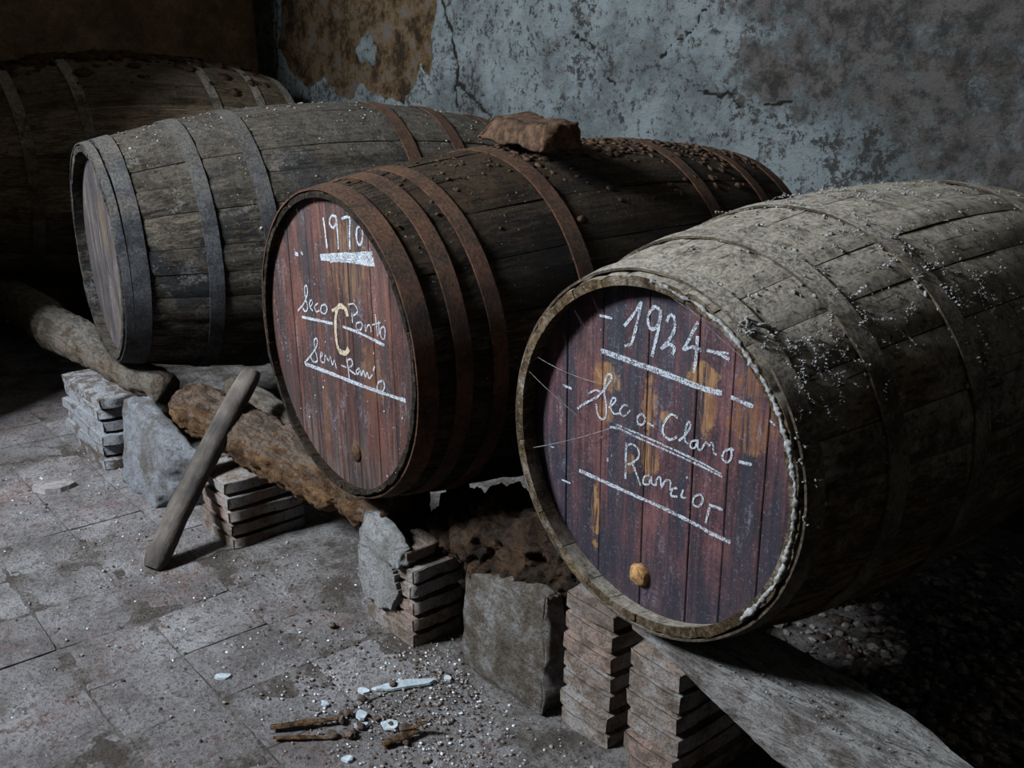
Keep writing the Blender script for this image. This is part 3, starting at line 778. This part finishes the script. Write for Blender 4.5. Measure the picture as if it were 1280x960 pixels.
o = mesh_obj('dust_clumps', *lumps(surf_lumps(S1, L1)), M['chalk_dust'], b1); o['kind'] = 'stuff'
L1 = [(rg.uniform(.02, 1.25), rg.gauss(.2, .5), rg.choice((.001, .0013, .0018, .0028)), rg.uniform(.3, .6)) for _ in range(600)]
o = mesh_obj('dirt_crust', *lumps(surf_lumps(S1, L1)), M['tan_dust'], b1); o['kind'] = 'stuff'
# matted cobweb strands clinging to rim, hoops and flank
def strands(spec, seeds, seed):
    rr = random.Random(seed); spec_ = []
    for (t, an, st, sa, cnt, ln) in seeds:
        for _ in range(cnt // 3):
            tt, aa, dr = t + rr.gauss(0, st), an + rr.gauss(0, sa), rr.uniform(.001, .006)
            dt, da = rr.gauss(0, 1), rr.gauss(0, 1)
            pts = []
            for i in range(9):
                pts.append(on_barrel(spec, max(.001, tt), aa, max(.0015, dr)))
                dt += rr.gauss(0, .7); da += rr.gauss(0, .7); m = math.hypot(dt, da) + 1e-6
                tt += ln * dt / m; aa += ln * da / m / .38; dr += rr.gauss(0, .0016)
            for q in pts:
                for _k in range(3):
                    r_ = .0005 + .0014 * rr.random() ** 2
                    spec_.append((q + Vector((rr.gauss(0, .0015), rr.gauss(0, .0015), rr.gauss(0, .001))), (r_ * rr.uniform(.6, 2), r_ * rr.uniform(.6, 2), r_), None, rr.uniform(0, 60)))
    return lumps(spec_)
seeds = [(.02, .62, .010, .04, 40, .004), (.07, .80, .02, .06, 40, .006), (.12, .90, .02, .06, 34, .006), (.05, 1.02, .015, .05, 24, .006),
         (.225, .55, .01, .12, 26, .006), (.225, .95, .01, .12, 26, .006), (.445, .55, .012, .16, 40, .007), (.45, .95, .012, .14, 46, .007), (.46, 1.2, .012, .10, 30, .007),
         (.55, .85, .03, .06, 30, .008), (.60, 1.12, .03, .05, 34, .008), (.64, 1.3, .02, .05, 20, .008), (.33, .25, .05, .25, 30, .006), (.60, .2, .10, .2, 40, .006), (.02, 1.45, .006, .15, 26, .004)]
o = mesh_obj('cobweb_tuft', *strands(S1, seeds, 3), M['chalk_dust'], b1); o['kind'] = 'stuff'
V, F = [], []
for a, c, sag in (((-.285, .005, .13), (-.10, .033, .10), .01), ((-.27, .005, -.06), (-.07, .033, .035), .004), ((-.29, .0, .10), (-.17, .033, .02), .004), ((.06, .0, .30), (.22, .033, .19), .006), ((.02, 0, .305), (.17, .033, .235), .004)):
    pts = [Vector(a).lerp(Vector(c), i / 8) - Vector((0, 0, sag * 4 * (i / 8) * (1 - i / 8))) for i in range(9)]
    v, f = tube(pts, [.00045] * 9, 4, per=1); k = len(V); V += v; F += [tuple(k + i for i in q) for q in f]
o = mesh_obj('cobweb_thread', V, F, M['chalk_dust'], b1); o.location = (0, 0, S1[1]); o['kind'] = 'stuff'

# second barrel: black staves, rusty hoops, chalked 1970
S2 = (.351, .420, 1.35)
b2 = make_barrel('black oak barrel with rusty hoops and red-brown head chalked 1970', (-1.892, 1.056, .718), -1.17, .85, *S2, 25, M['b2'], M['head2'],
    [(.003, .044, M['rust']), (.088, .037, M['rust']), (.167, .036, M['rust']), (.415, .042, M['rust']), (.90, .042, M['rust']), (1.15, .036, M['rust']), (1.30, .044, M['rust'])],
    (-.215, -.12, -.015, .07, .16, .235), rec=.020, th=.016, seed=23)
written(b2, S2[1], .0185, CHALK2, [('chalk_number', 'white chalked number 1970', range(0, 4)), ('chalk_underline', 'broad chalk smear under 1970', (4, 5, 6)),
    ('chalk_word', 'white chalked words split by the painted letter', range(7, 19)), ('chalk_underline', 'chalk line broken by the painted letter', (19, 20)),
    ('chalk_word', 'white chalked words Semi-Rancio', range(21, 29)), ('chalk_underline', 'chalk line under Semi-Rancio', (29,))] + [('chalk_dot', 'small chalk dot', (i,)) for i in (30, 31, 32, 33)])
o = chalk(b2, S2[1], .0178, CHALK3, M['chalk_cream'], 'painted_letter'); o['label'] = 'cream painted letter C'
V, F = tube([(0, .004, 0), (0, -.003, 0), (0, -.006, 0)], [.024, .023, .019], 16, .004, 90, 6., per=3)
o = mesh_obj('cork_bung', V, F, M['crust'], b2); o.location = (.0526, .020, S2[1] - .2457); o['label'] = 'dark worn wooden bung'
L1 = [(rg.uniform(.42, 1.34), rg.gauss(0, .30), rg.choice((.003, .004, .006, .010)), rg.uniform(.2, .5)) for _ in range(1500)]
L1 += [(rg.uniform(.01, .45), rg.gauss(0, .35), rg.choice((.002, .003, .005)), rg.uniform(.3, .5)) for _ in range(260)]
o = mesh_obj('dirt_crust', *lumps(surf_lumps(S2, L1)), M['crust'], b2); o['kind'] = 'stuff'

# third barrel: grey staves and blue-grey hoops, turned away
S3 = (.358, .47, 1.65)
b3 = make_barrel('grey weathered oak barrel with blue-grey hoops, head unmarked, above the rotten log', (-3.356, 1.007, .739), -6.9, .55, *S3, 27, M['b3'], M['head3'],
    [(.002, .024, M['blue_iron']), (.034, .050, M['blue_iron']), (.255, .045, M['blue_iron']), (.435, .050, M['blue_iron']), (.99, .05, M['rust']), (1.20, .045, M['rust']), (1.44, .045, M['rust']), (1.60, .045, M['rust'])],
    (-.22, -.11, .0, .11, .22), seed=31)
L1 = [(rg.uniform(.05, 1.6), rg.gauss(0.1, .5), rg.choice((.0015, .002, .003, .005)), rg.uniform(.25, .5)) for _ in range(420)]
o = mesh_obj('dirt_crust', *lumps(surf_lumps(S3, L1)), M['tan_dust'], b3); o['kind'] = 'stuff'

# fourth barrel, in the dark corner
S4 = (.44, .555, 1.62)
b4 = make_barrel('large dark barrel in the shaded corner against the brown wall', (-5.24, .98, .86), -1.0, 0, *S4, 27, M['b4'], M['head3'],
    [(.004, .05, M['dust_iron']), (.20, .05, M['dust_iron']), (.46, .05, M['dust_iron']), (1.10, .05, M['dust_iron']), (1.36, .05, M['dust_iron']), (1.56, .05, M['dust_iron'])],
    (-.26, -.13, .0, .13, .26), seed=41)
L1 = [(rg.uniform(.1, 1.5), rg.gauss(0, .3), rg.choice((.008, .014, .022, .035)), rg.uniform(.25, .5)) for _ in range(300)]
L1 += [(rg.gauss(.62, .16), rg.gauss(.12, .12), rg.uniform(.02, .04), .6) for _ in range(40)]
o = mesh_obj('dirt_crust', *lumps(surf_lumps(S4, L1)), M['crust'], b4); o['kind'] = 'stuff'

# ------------------------------------------------------------------ rails
def log(name, label, cat, path, rad, mat, amp, fs, seed, ns=36, per=10, flat=1.0):
    V, F = tube(path, rad, ns, amp, fs, seed, flat, per)
    o = mesh_obj(name, V, F, mat); return tag(o, label, cat)
log('support_log', 'pale grey log with worn end, under the corner of the grey barrel', 'log',
    [(-5.6, 1.10, .29), (-4.7, 1.09, .295), (-4.15, 1.07, .30), (-3.75, 1.07, .312), (-3.4, 1.08, .310), (-3.13, 1.10, .305)], [.085, .09, .088, .072, .064, .050], M['grey_log'], .016, 6, 1., 60, 24)
log('support_log', 'crumbling orange-brown log carrying the barrel chalked 1970', 'log',
    [(-3.03, 1.135, .275), (-2.95, 1.135, .278), (-2.6, 1.14, .280), (-2.2, 1.17, .283), (-1.83, 1.20, .283)], [.055, .085, .088, .085, .078], M['rot_log'], .022, 11, 2., 110, 55, .85)
log('support_log', 'black rotten log end on the brown stone slab between two chalked barrels', 'log',
    [(-1.77, 1.28, .248), (-1.6, 1.285, .30), (-1.42, 1.30, .295), (-1.295, 1.31, .27)], [.07, .10, .098, .06], M['dark_rot'], .036, 15, 3., 80, 36)
log('grey_branch', 'short smooth grey branch lying behind the crumbling log', 'branch',
    [(-3.02, 1.30, .30), (-2.8, 1.29, .298), (-2.56, 1.285, .290)], [.040, .043, .036], M['grey_log'], .006, 8, 4., 24, 10)
log('support_log', 'long rear log under the back ends of the barrels', 'log',
    [(-5.7, 2.12, .235), (-4.6, 2.13, .235), (-3.2, 2.13, .208), (-1.9, 2.12, .238), (-1.0, 2.10, .215)], [.068, .066, .064, .064, .062], M['dark_rot'], .010, 6, 5., 24, 12)

# squared beam: hewn underside, tapering to its end
sec = [(-1.085, .302, .333, 1.205, 1.37), (-1.0, .290, .334, 1.20, 1.372), (-.88, .250, .330, 1.20, 1.372), (-.76, .212, .325, 1.20, 1.37), (-.60, .205, .322, 1.198, 1.352), (-.45, .205, .320, 1.197, 1.30), (-.36, .207, .318, 1.197, 1.285)]
V, F = [], []; NS = 28
rows = []
for i in range(len(sec) - 1):
    for k in range(10):
        t = k / 10; rows.append([a * (1 - t) + b * t for a, b in zip(sec[i], sec[i + 1])])
rows.append(list(sec[-1]))
for (x, zb, zt, ya, yb) in rows:
    for k in range(NS):
        s = k / NS * 4; e = int(s); t = s - e
        p = [(ya + (yb - ya) * t, zt), (yb, zt + (zb - zt) * t), (yb + (ya - yb) * t, zb), (ya, zb + (zt - zb) * t)][e]
        y, z = p
        cn = min(t, 1 - t) * 2
        y += (.006 * (1 - cn) ** 3) * (1 if y < (ya + yb) / 2 else -1); z += (.004 * (1 - cn) ** 3) * (1 if z < (za := (zb + zt) / 2) else -1)
        y += .004 * fbm((x * 1.2, y, z), 14, 4, 2.); z += .003 * fbm((x * 1.2, y, z), 16, 4, 6.)
        if e == 1 or (e == 0 and t > .85): y += .012 * fbm((x, 0, 0), 9, 3, 1.)
        V.append((x, y, z))
n = len(rows)
for i in range(n - 1):
    for k in range(NS):
        F.append((i * NS + k, i * NS + (k + 1) % NS, (i + 1) * NS + (k + 1) % NS, (i + 1) * NS + k))
F += [tuple(range(NS))[::-1], tuple((n - 1) * NS + k for k in range(NS))]
tag(mesh_obj('squared_beam', V, F, M['beam'], None, True, 50), 'squared grey timber beam under the barrel chalked 1924', 'beam')

# ------------------------------------------------------------------ piers
BW, BL, BH = .145, .285, .046
brick_me = {}
for key, mt in (('b', M['brick']), ('w', M['lime_brick'])):
    brick_me[key] = []
    for k in range(7):
        b_, t_ = cuboid(-BW / 2, BW / 2, -BL / 2, BL / 2, 0, BH - .0022)
        vv, ff = hexa(b_, t_, 9, .0040, 22, .0075, k * 2.7 + (1 if key == 'w' else 0), 3)
        me = bpy.data.meshes.new('brick'); me.from_pydata([tuple(v) for v in vv], [], ff); me.update()
        me.polygons.foreach_set('use_smooth', [True] * len(me.polygons)); me.set_sharp_from_angle(angle=radians(55))
        me.materials.append(mt); brick_me[key].append(me)
rb = random.Random(19)
def stack(root, x, y, n, key='b', rot=0., sx=1., sy=1., jit=.006, z0=0., h=BH, tw=.03):
    """n bricks one on another; y = front face"""
    for k in range(n):
        inst('brick', rb.choice(brick_me[key]), root, (x + rb.uniform(-jit, jit), y + BL * sy / 2 + rb.uniform(-jit, jit), z0 + k * h),
             (rb.uniform(-.006, .006), rb.uniform(-.006, .006), rot + rb.uniform(-tw, tw) + rb.choice((0, pi))), (sx * rb.uniform(.96, 1.02), sy * rb.uniform(.95, 1.02), h / BH * rb.uniform(.95, 1.0)))
p = tag(empty('brick_pier'), 'double brick pier under the squared beam and the barrel chalked 1924', 'pier')
stack(p, -1.200, 1.195, 7, jit=.004, tw=.015, h=.0455)
stack(p, -1.022, 1.195, 6, jit=.004, tw=.015, sx=.93, h=.0465)
p = tag(empty('brick_pier'), 'brick stack smeared with pale lime render, beside the brown stone slab', 'pier')
stack(p, -1.795, 1.112, 5, sx=1.5, sy=.55, jit=.006, tw=.03, h=.043)
inst('brick', brick_me['b'][2], p, (-1.79, 1.20, .215), (0, 0, .06), (1.05, .62, .8))
# pale coat over its front and a wedge of render on top
def sheet(name, poly, y, th, mat, parent, step=.005, amp=.004, seed=0.):
    xs_ = [q[0] for q in poly]; zs_ = [q[1] for q in poly]
    nx_ = int((max(xs_) - min(xs_)) / step) + 2; nz_ = int((max(zs_) - min(zs_)) / step) + 2
    V, F, idx = [], [], {}
    keep = set()
    for i in range(nx_):
        for k in range(nz_):
            x = min(xs_) + i * step; z = min(zs_) + k * step
            if inside(poly, x + .006 * fbm((x, 0, z), 40, 2, seed), z + .006 * fbm((x, 5, z), 40, 2, seed)): keep.add((i, k))
    def vid(i, k):
        if (i, k) not in idx:
            x = min(xs_) + (i - .5) * step; z = min(zs_) + (k - .5) * step
            idx[(i, k)] = len(V)
            x += .002 * fbm((x, 1, z), 90, 2, seed); z += .002 * fbm((x, 9, z), 90, 2, seed)
            V.append((x, y(x, z) - th + amp * fbm((x, 0, z), 16, 4, seed), z)); V.append((x, y(x, z) + .01, z))
        return idx[(i, k)]
    for (i, k) in keep:
        a, b, c, d = vid(i, k), vid(i + 1, k), vid(i + 1, k + 1), vid(i, k + 1)
        F.append((a, b, c, d)); F.append((d + 1, c + 1, b + 1, a + 1))
        for (n1, e) in (((i, k - 1), (a, b)), ((i + 1, k), (b, c)), ((i, k + 1), (c, d)), ((i - 1, k), (d, a))):
            if n1 not in keep: F.append((e[1], e[0], e[0] + 1, e[1] + 1))
    return mesh_obj(name, V, F, mat, parent, True, 50)
o = sheet('render_coat', [(-1.905, .205), (-1.91, .12), (-1.885, .065), (-1.85, .07), (-1.83, .055), (-1.80, .075), (-1.765, .085), (-1.74, .12), (-1.735, .15), (-1.75, .19), (-1.80, .215)], lambda x, z: 1.108, .008, M['render'], p, seed=2.)
o['label'] = 'pale grey lime render'
b_ = [(-1.90, 1.095, .205), (-1.72, 1.09, .212), (-1.70, 1.15, .215), (-1.87, 1.16, .21)]
t_ = [(-1.865, 1.10, .31), (-1.735, 1.10, .25), (-1.71, 1.13, .255), (-1.85, 1.14, .315)]
o = mesh_obj('render_lump', *hexa(b_, t_, 16, .012, 18, .008, 3.3), M['render'], p); o['label'] = 'pale wedge of lime render'

p = tag(empty('brick_pier'), 'low brown brick stack shadowed by the leaning pole', 'pier')
stack(p, -2.55, 1.000, 5, sx=1.5, sy=.86, jit=.010, tw=.06, h=.0425)
p = tag(empty('brick_pier'), 'limewashed brick stack under the pale grey log', 'pier')
for k in range(6):
    inst('brick', rb.choice(brick_me['w']), p, (-3.50 + rb.uniform(-.015, .015), 1.035 + rb.uniform(-.012, .012), k * .044), (0, 0, rb.uniform(-.06, .06) + rb.choice((0, pi))), (3.0 * rb.uniform(.95, 1.0), .72, .044 / BH))
# rear bearers, hidden behind
for x in (-4.4, -2.6, -1.25):
    o = mesh_obj('bearer_stone', *hexa(*cuboid(x - .12, x + .12, 2.03, 2.22, -.005, .155), 8, .01, 9, .02, x), M['slab'])
    tag(o, {-4.4: 'rough stone under the rear log by the corner barrel', -2.6: 'rough stone under the rear log behind the leaning pole', -1.25: 'rough stone under the rear log behind the brick pier'}[x], 'stone')

# whitewashed block and brown slab
b_ = [(-3.17, .925, -.005), (-2.875, .935, -.005), (-2.79, 1.09, -.005), (-3.15, 1.13, -.005)]
t_ = [(-3.13, .955, .325), (-2.79, .965, .235), (-2.665, 1.04, .215), (-3.10, 1.035, .315)]
tag(mesh_obj('stone_block', *hexa(b_, t_, 40, .018, 9, .014, 1.7), M['white_block']), 'whitewashed rough stone block beside the limewashed brick stack', 'stone')
b_ = [(-1.575, 1.155, -.005), (-1.29, 1.17, -.005), (-1.285, 1.39, -.005), (-1.56, 1.39, -.005)]
t_ = [(-1.57, 1.175, .27), (-1.295, 1.185, .315), (-1.29, 1.39, .185), (-1.56, 1.39, .185)]
t_ = [(-1.57, 1.175, .245), (-1.295, 1.185, .30), (-1.29, 1.22, .30), (-1.56, 1.215, .24)]
b_ = [(-1.575, 1.155, -.005), (-1.29, 1.17, -.005), (-1.285, 1.30, -.005), (-1.56, 1.30, -.005)]
tag(mesh_obj('stone_slab', *hexa(b_, t_, 34, .010, 10, .014, 5.1), M['slab']), 'upright brown stone slab between the rendered stack and the double brick pier', 'stone')

# ------------------------------------------------------------------ leaning pole
def pole():
    a, c = Vector((-2.485, .785, .004)), Vector((-2.655, 1.205, .455))
    d = (c - a); Ln = d.length; d.normalize()
    V, F = [], []; N = 40; ns = 14
    for i in range(N + 1):
        t = i / N; w = .035 + .004 * (1 - t); h = .027
        for j in range(ns):
            th = 2 * pi * j / ns
            ex = abs(cos(th)) ** .82 * math.copysign(1, cos(th)); ey = abs(sin(th)) ** .82 * math.copysign(1, sin(th))
            k = .72 if i in (0, N) else (.92 if i in (1, N - 1) else 1)
            q = Vector((ex * w * k, ey * h * k, t * Ln))
            q += Vector((fbm(q, 9, 3, 1.), fbm(q, 9, 3, 5.), 0)) * .004 + Vector((0, .012 * sin(t * pi), 0))
            V.append(q)
    for i in range(N):
        for j in range(ns): F.append((i * ns + j, i * ns + (j + 1) % ns, (i + 1) * ns + (j + 1) % ns, (i + 1) * ns + j))
    F += [tuple(range(ns))[::-1], tuple(N * ns + j for j in range(ns))]
    o = mesh_obj('wooden_pole', V, F, M['pole'], None, True, 60)
    o.location = a; o.rotation_mode = 'QUATERNION'; o.rotation_quaternion = d.to_track_quat('Z', 'Y')
    tag(o, 'grey-brown wooden pole leaning from the floor over the crumbling log', 'pole')
pole()

# dark chunk of wood lying on the second barrel
b_ = [(-1.90, 1.50, 1.147), (-1.62, 1.47, 1.125), (-1.60, 1.60, 1.13), (-1.88, 1.62, 1.15)]
t_ = [(-1.84, 1.52, 1.205), (-1.62, 1.49, 1.195), (-1.60, 1.59, 1.20), (-1.80, 1.61, 1.215)]
b_ = [(x - .04, y, z + .012) for x, y, z in b_]; t_ = [(x - .04, y, z + .008) for x, y, z in t_]
tag(mesh_obj('wood_chunk', *hexa(b_, t_, 18, .014, 14, .014, 2.2), M['crust']), 'dark crusted chunk of wood lying on top of the barrel chalked 1970', 'wood chunk')

# ------------------------------------------------------------------ litter on the floor
def slabby(name, label, cat, cx, cy, lx, ly, rot, th, mat, seed, group=None, tilt=0., n=9, spike=.35, z=None):
    V, F = [], []; rr = random.Random(seed)
    ang = sorted(rr.uniform(0, 2 * pi) for _ in range(n)) if False else [2 * pi * i / n + rr.uniform(-.25, .25) for i in range(n)]
    pts = []
    for a in ang:
        k = 1 - rr.uniform(0, spike); pts.append((cos(a) * lx / 2 * k, sin(a) * ly / 2 * k))
    for s in (0, 1):
        for (x, y) in pts: V.append((x * (.94 if s else 1), y * (.94 if s else 1), th * s + tilt * x + .0015 * rr.uniform(-1, 1)))
    F = [tuple(range(n))[::-1], tuple(range(n, 2 * n))] + [(i, (i + 1) % n, n + (i + 1) % n, n + i) for i in range(n)]
    o = mesh_obj(name, V, F, mat, None, False)
    o.location = (cx, cy, (max(ground(cx, cy), .0015) if z is None else z) + .0005); o.rotation_euler = (0, 0, rot)
    tag(o, label, cat, group); return o
G = 'plaster flakes on the floor'
slabby('plaster_flake', 'long pale blue plaster flake lying on the dirt before the brown slab', 'flake', -1.588, 1.015, .155, .042, 1.10, .006, M['flake'], 4, G, n=13)
slabby('plaster_flake', 'small pale flake at the tip of the long plaster flake', 'flake', -1.625, .935, .035, .024, .7, .005, M['flake'], 5, G)
slabby('plaster_flake', 'lone white plaster flake on the bare grey-red tiles', 'flake', -1.878, .719, .052, .026, .9, .005, M['flake'], 6, G)
slabby('plaster_flake', 'upright pale flake at the edge of the dark chips', 'flake', -1.556, .885, .045, .03, -.6, .005, M['flake'], 7, G, .10)
slabby('plaster_flake', 'broad white flake among the dark chips', 'flake', -1.488, .915, .048, .036, .4, .005, M['flake'], 8, G, .08)
slabby('plaster_flake', 'narrow pale flake between the splinter and the broad flake', 'flake', -1.525, .865, .04, .018, 1.0, .007, M['flake'], 9, G)
slabby('plaster_flake', 'small white flake beyond the long dark splinter', 'flake', -1.64, .845, .028, .018, .2, .005, M['flake'], 10, G)
slabby('plaster_flake', 'white flake alone on bare tile beyond the thin rusty splinter', 'flake', -1.452, .79, .03, .022, .6, .005, M['flake'], 12, G)
slabby('plaster_flake', 'tiny pale flake near the foot of the rendered brick stack', 'flake', -1.545, 1.105, .026, .016, .3, .005, M['flake'], 13, G)
slabby('tile_fragment', 'flat broken tile piece lying loose before the limewashed brick stack', 'tile piece', -3.245, .742, .16, .10, 1.3, .016, M['loose_tile'], 14, None, 0., 9, .22)
def splinter(label, a, c, w, seed, n=1):
    V, F = tube([a, (Vector(a) + Vector(c)) / 2, c], [w * .9, w, w * .45], 12, w * .35, 45, seed, .45, 8)
    tag(mesh_obj('wood_splinter', V, F, M['splinter'], None, True, 40), label, 'splinter', 'wood splinters on the floor')
splinter('long brown wood splinter beside the dark chips', (-1.635, .715, .010), (-1.565, .835, .014), .009, 1.)
splinter('thin rusty splinter lying along the long brown splinter', (-1.605, .705, .007), (-1.525, .80, .008), .006, 2.)
splinter('orange-brown splinter beside the broad white flake', (-1.44, .865, .009), (-1.425, .945, .012), .010, 3.)
splinter('short curled splinter propped against the orange-brown splinter', (-1.448, .93, .010), (-1.408, .962, .035), .007, 4.)
rs = random.Random(77)
for k in range(16):
    cx, cy = -1.53 + rs.gauss(0, .045), .885 + rs.gauss(0, .05); s = rs.uniform(.007, .015)
    V, F = lumps([((0, 0, s * .55), (s, s * .8, s * .6), None, k * 3.3)], 1)
    o = mesh_obj('dark_chip', V, F, M['grit_dark'], None, False); o.location = (cx, cy, .001)
    tag(o, 'dark chip in the small heap between splinters and plaster flakes', 'chip', 'dark chips in the litter heap')
for (cx, cy, s) in ((-1.905, 1.015, .012), (-1.60, .995, .012)):
    V, F = lumps([((0, 0, s * .55), (s, s * .8, s * .6), None, cx)], 1)
    o = mesh_obj('dark_chip', V, F, M['grit_dark'], None, False); o.location = (cx, cy, .001)
    tag(o, 'dark chip resting against the long plaster flake' if cx > -1.7 else 'lone dark chip on the tiles by the rendered brick stack', 'chip')
def crumbs(name, label, sets, regions, seed):
    rr = random.Random(seed); L, mi = [], []
    tot = sum(r[-1] for r in regions)
    for slot, (cnt, mat, smin, smax) in enumerate(sets):
        for (x, y, sx, sy, wt) in regions:
            for _ in range(int(cnt * wt / tot)):
                px, py = x + rr.gauss(0, sx), y + rr.gauss(0, sy)
                if px < -4.4 or px > 0 or py > 2.75: continue
                s = smin + (smax - smin) * rr.random() ** 3
                L.append(((px, py, max(ground(px, py), .001) + s * .3), (s, s * rr.uniform(.6, 1), s * rr.uniform(.4, .8)), None, rr.uniform(0, 90))); mi += [slot] * 80
    V, F = lumps(L)
    o = mesh_obj(name, V, F, sets[0][1], None, False)
    for t in sets[1:]: o.data.materials.append(t[1])
    nf = len(o.data.polygons); per = nf // len(L)
    o.data.polygons.foreach_set('material_index', [m for m in mi[::80] for _ in range(per)])
    o['kind'] = 'stuff'; o['label'] = label; o['category'] = 'debris'
REG = [(-1.55, .95, .14, .10, 5), (-1.75, .95, .35, .18, 4), (-2.2, .85, .55, .2, 3), (-2.4, .55, .6, .25, 1.5), (-1.3, .98, .16, .10, 4), (-3.1, .75, .25, .12, 1.2), (-1.55, 1.10, .08, .04, 2)]
crumbs('floor_grit', 'white plaster crumbs and brown grit scattered over the tiles', [(800, M['grit_white'], .0012, .0045), (1900, M['grit_dark'], .0010, .0055), (1900, M['grit_mid'], .0010, .0055)], REG, 1)
R2 = [(-.85, 2.15, .22, .28, 5), (-.55, 1.75, .25, .25, 3), (-.8, 1.65, .12, .12, 1.5)]
crumbs('rubble', 'heap of dark rubble on the ground behind the squared beam', [(2400, M['grit_mid'], .004, .017), (1800, M['grit_dark'], .004, .018)], R2, 4)
# dust and grit on the beam
rr = random.Random(9); L = []
for _ in range(220):
    s = rr.uniform(.0008, .0025); x = rr.uniform(-.98, -.42); L.append(((x, rr.uniform(1.21, 1.29), .329 + .008 * (-.9 - x) * 2 * .5 + s * .2), (s, s, s * .6), None, rr.uniform(0, 99)))
bm_ = [o for o in bpy.data.objects if o.name.startswith('squared_beam')][0]
o = mesh_obj('beam_grit', *lumps(L), M['chalk_dust'], bm_, False); o['kind'] = 'stuff'
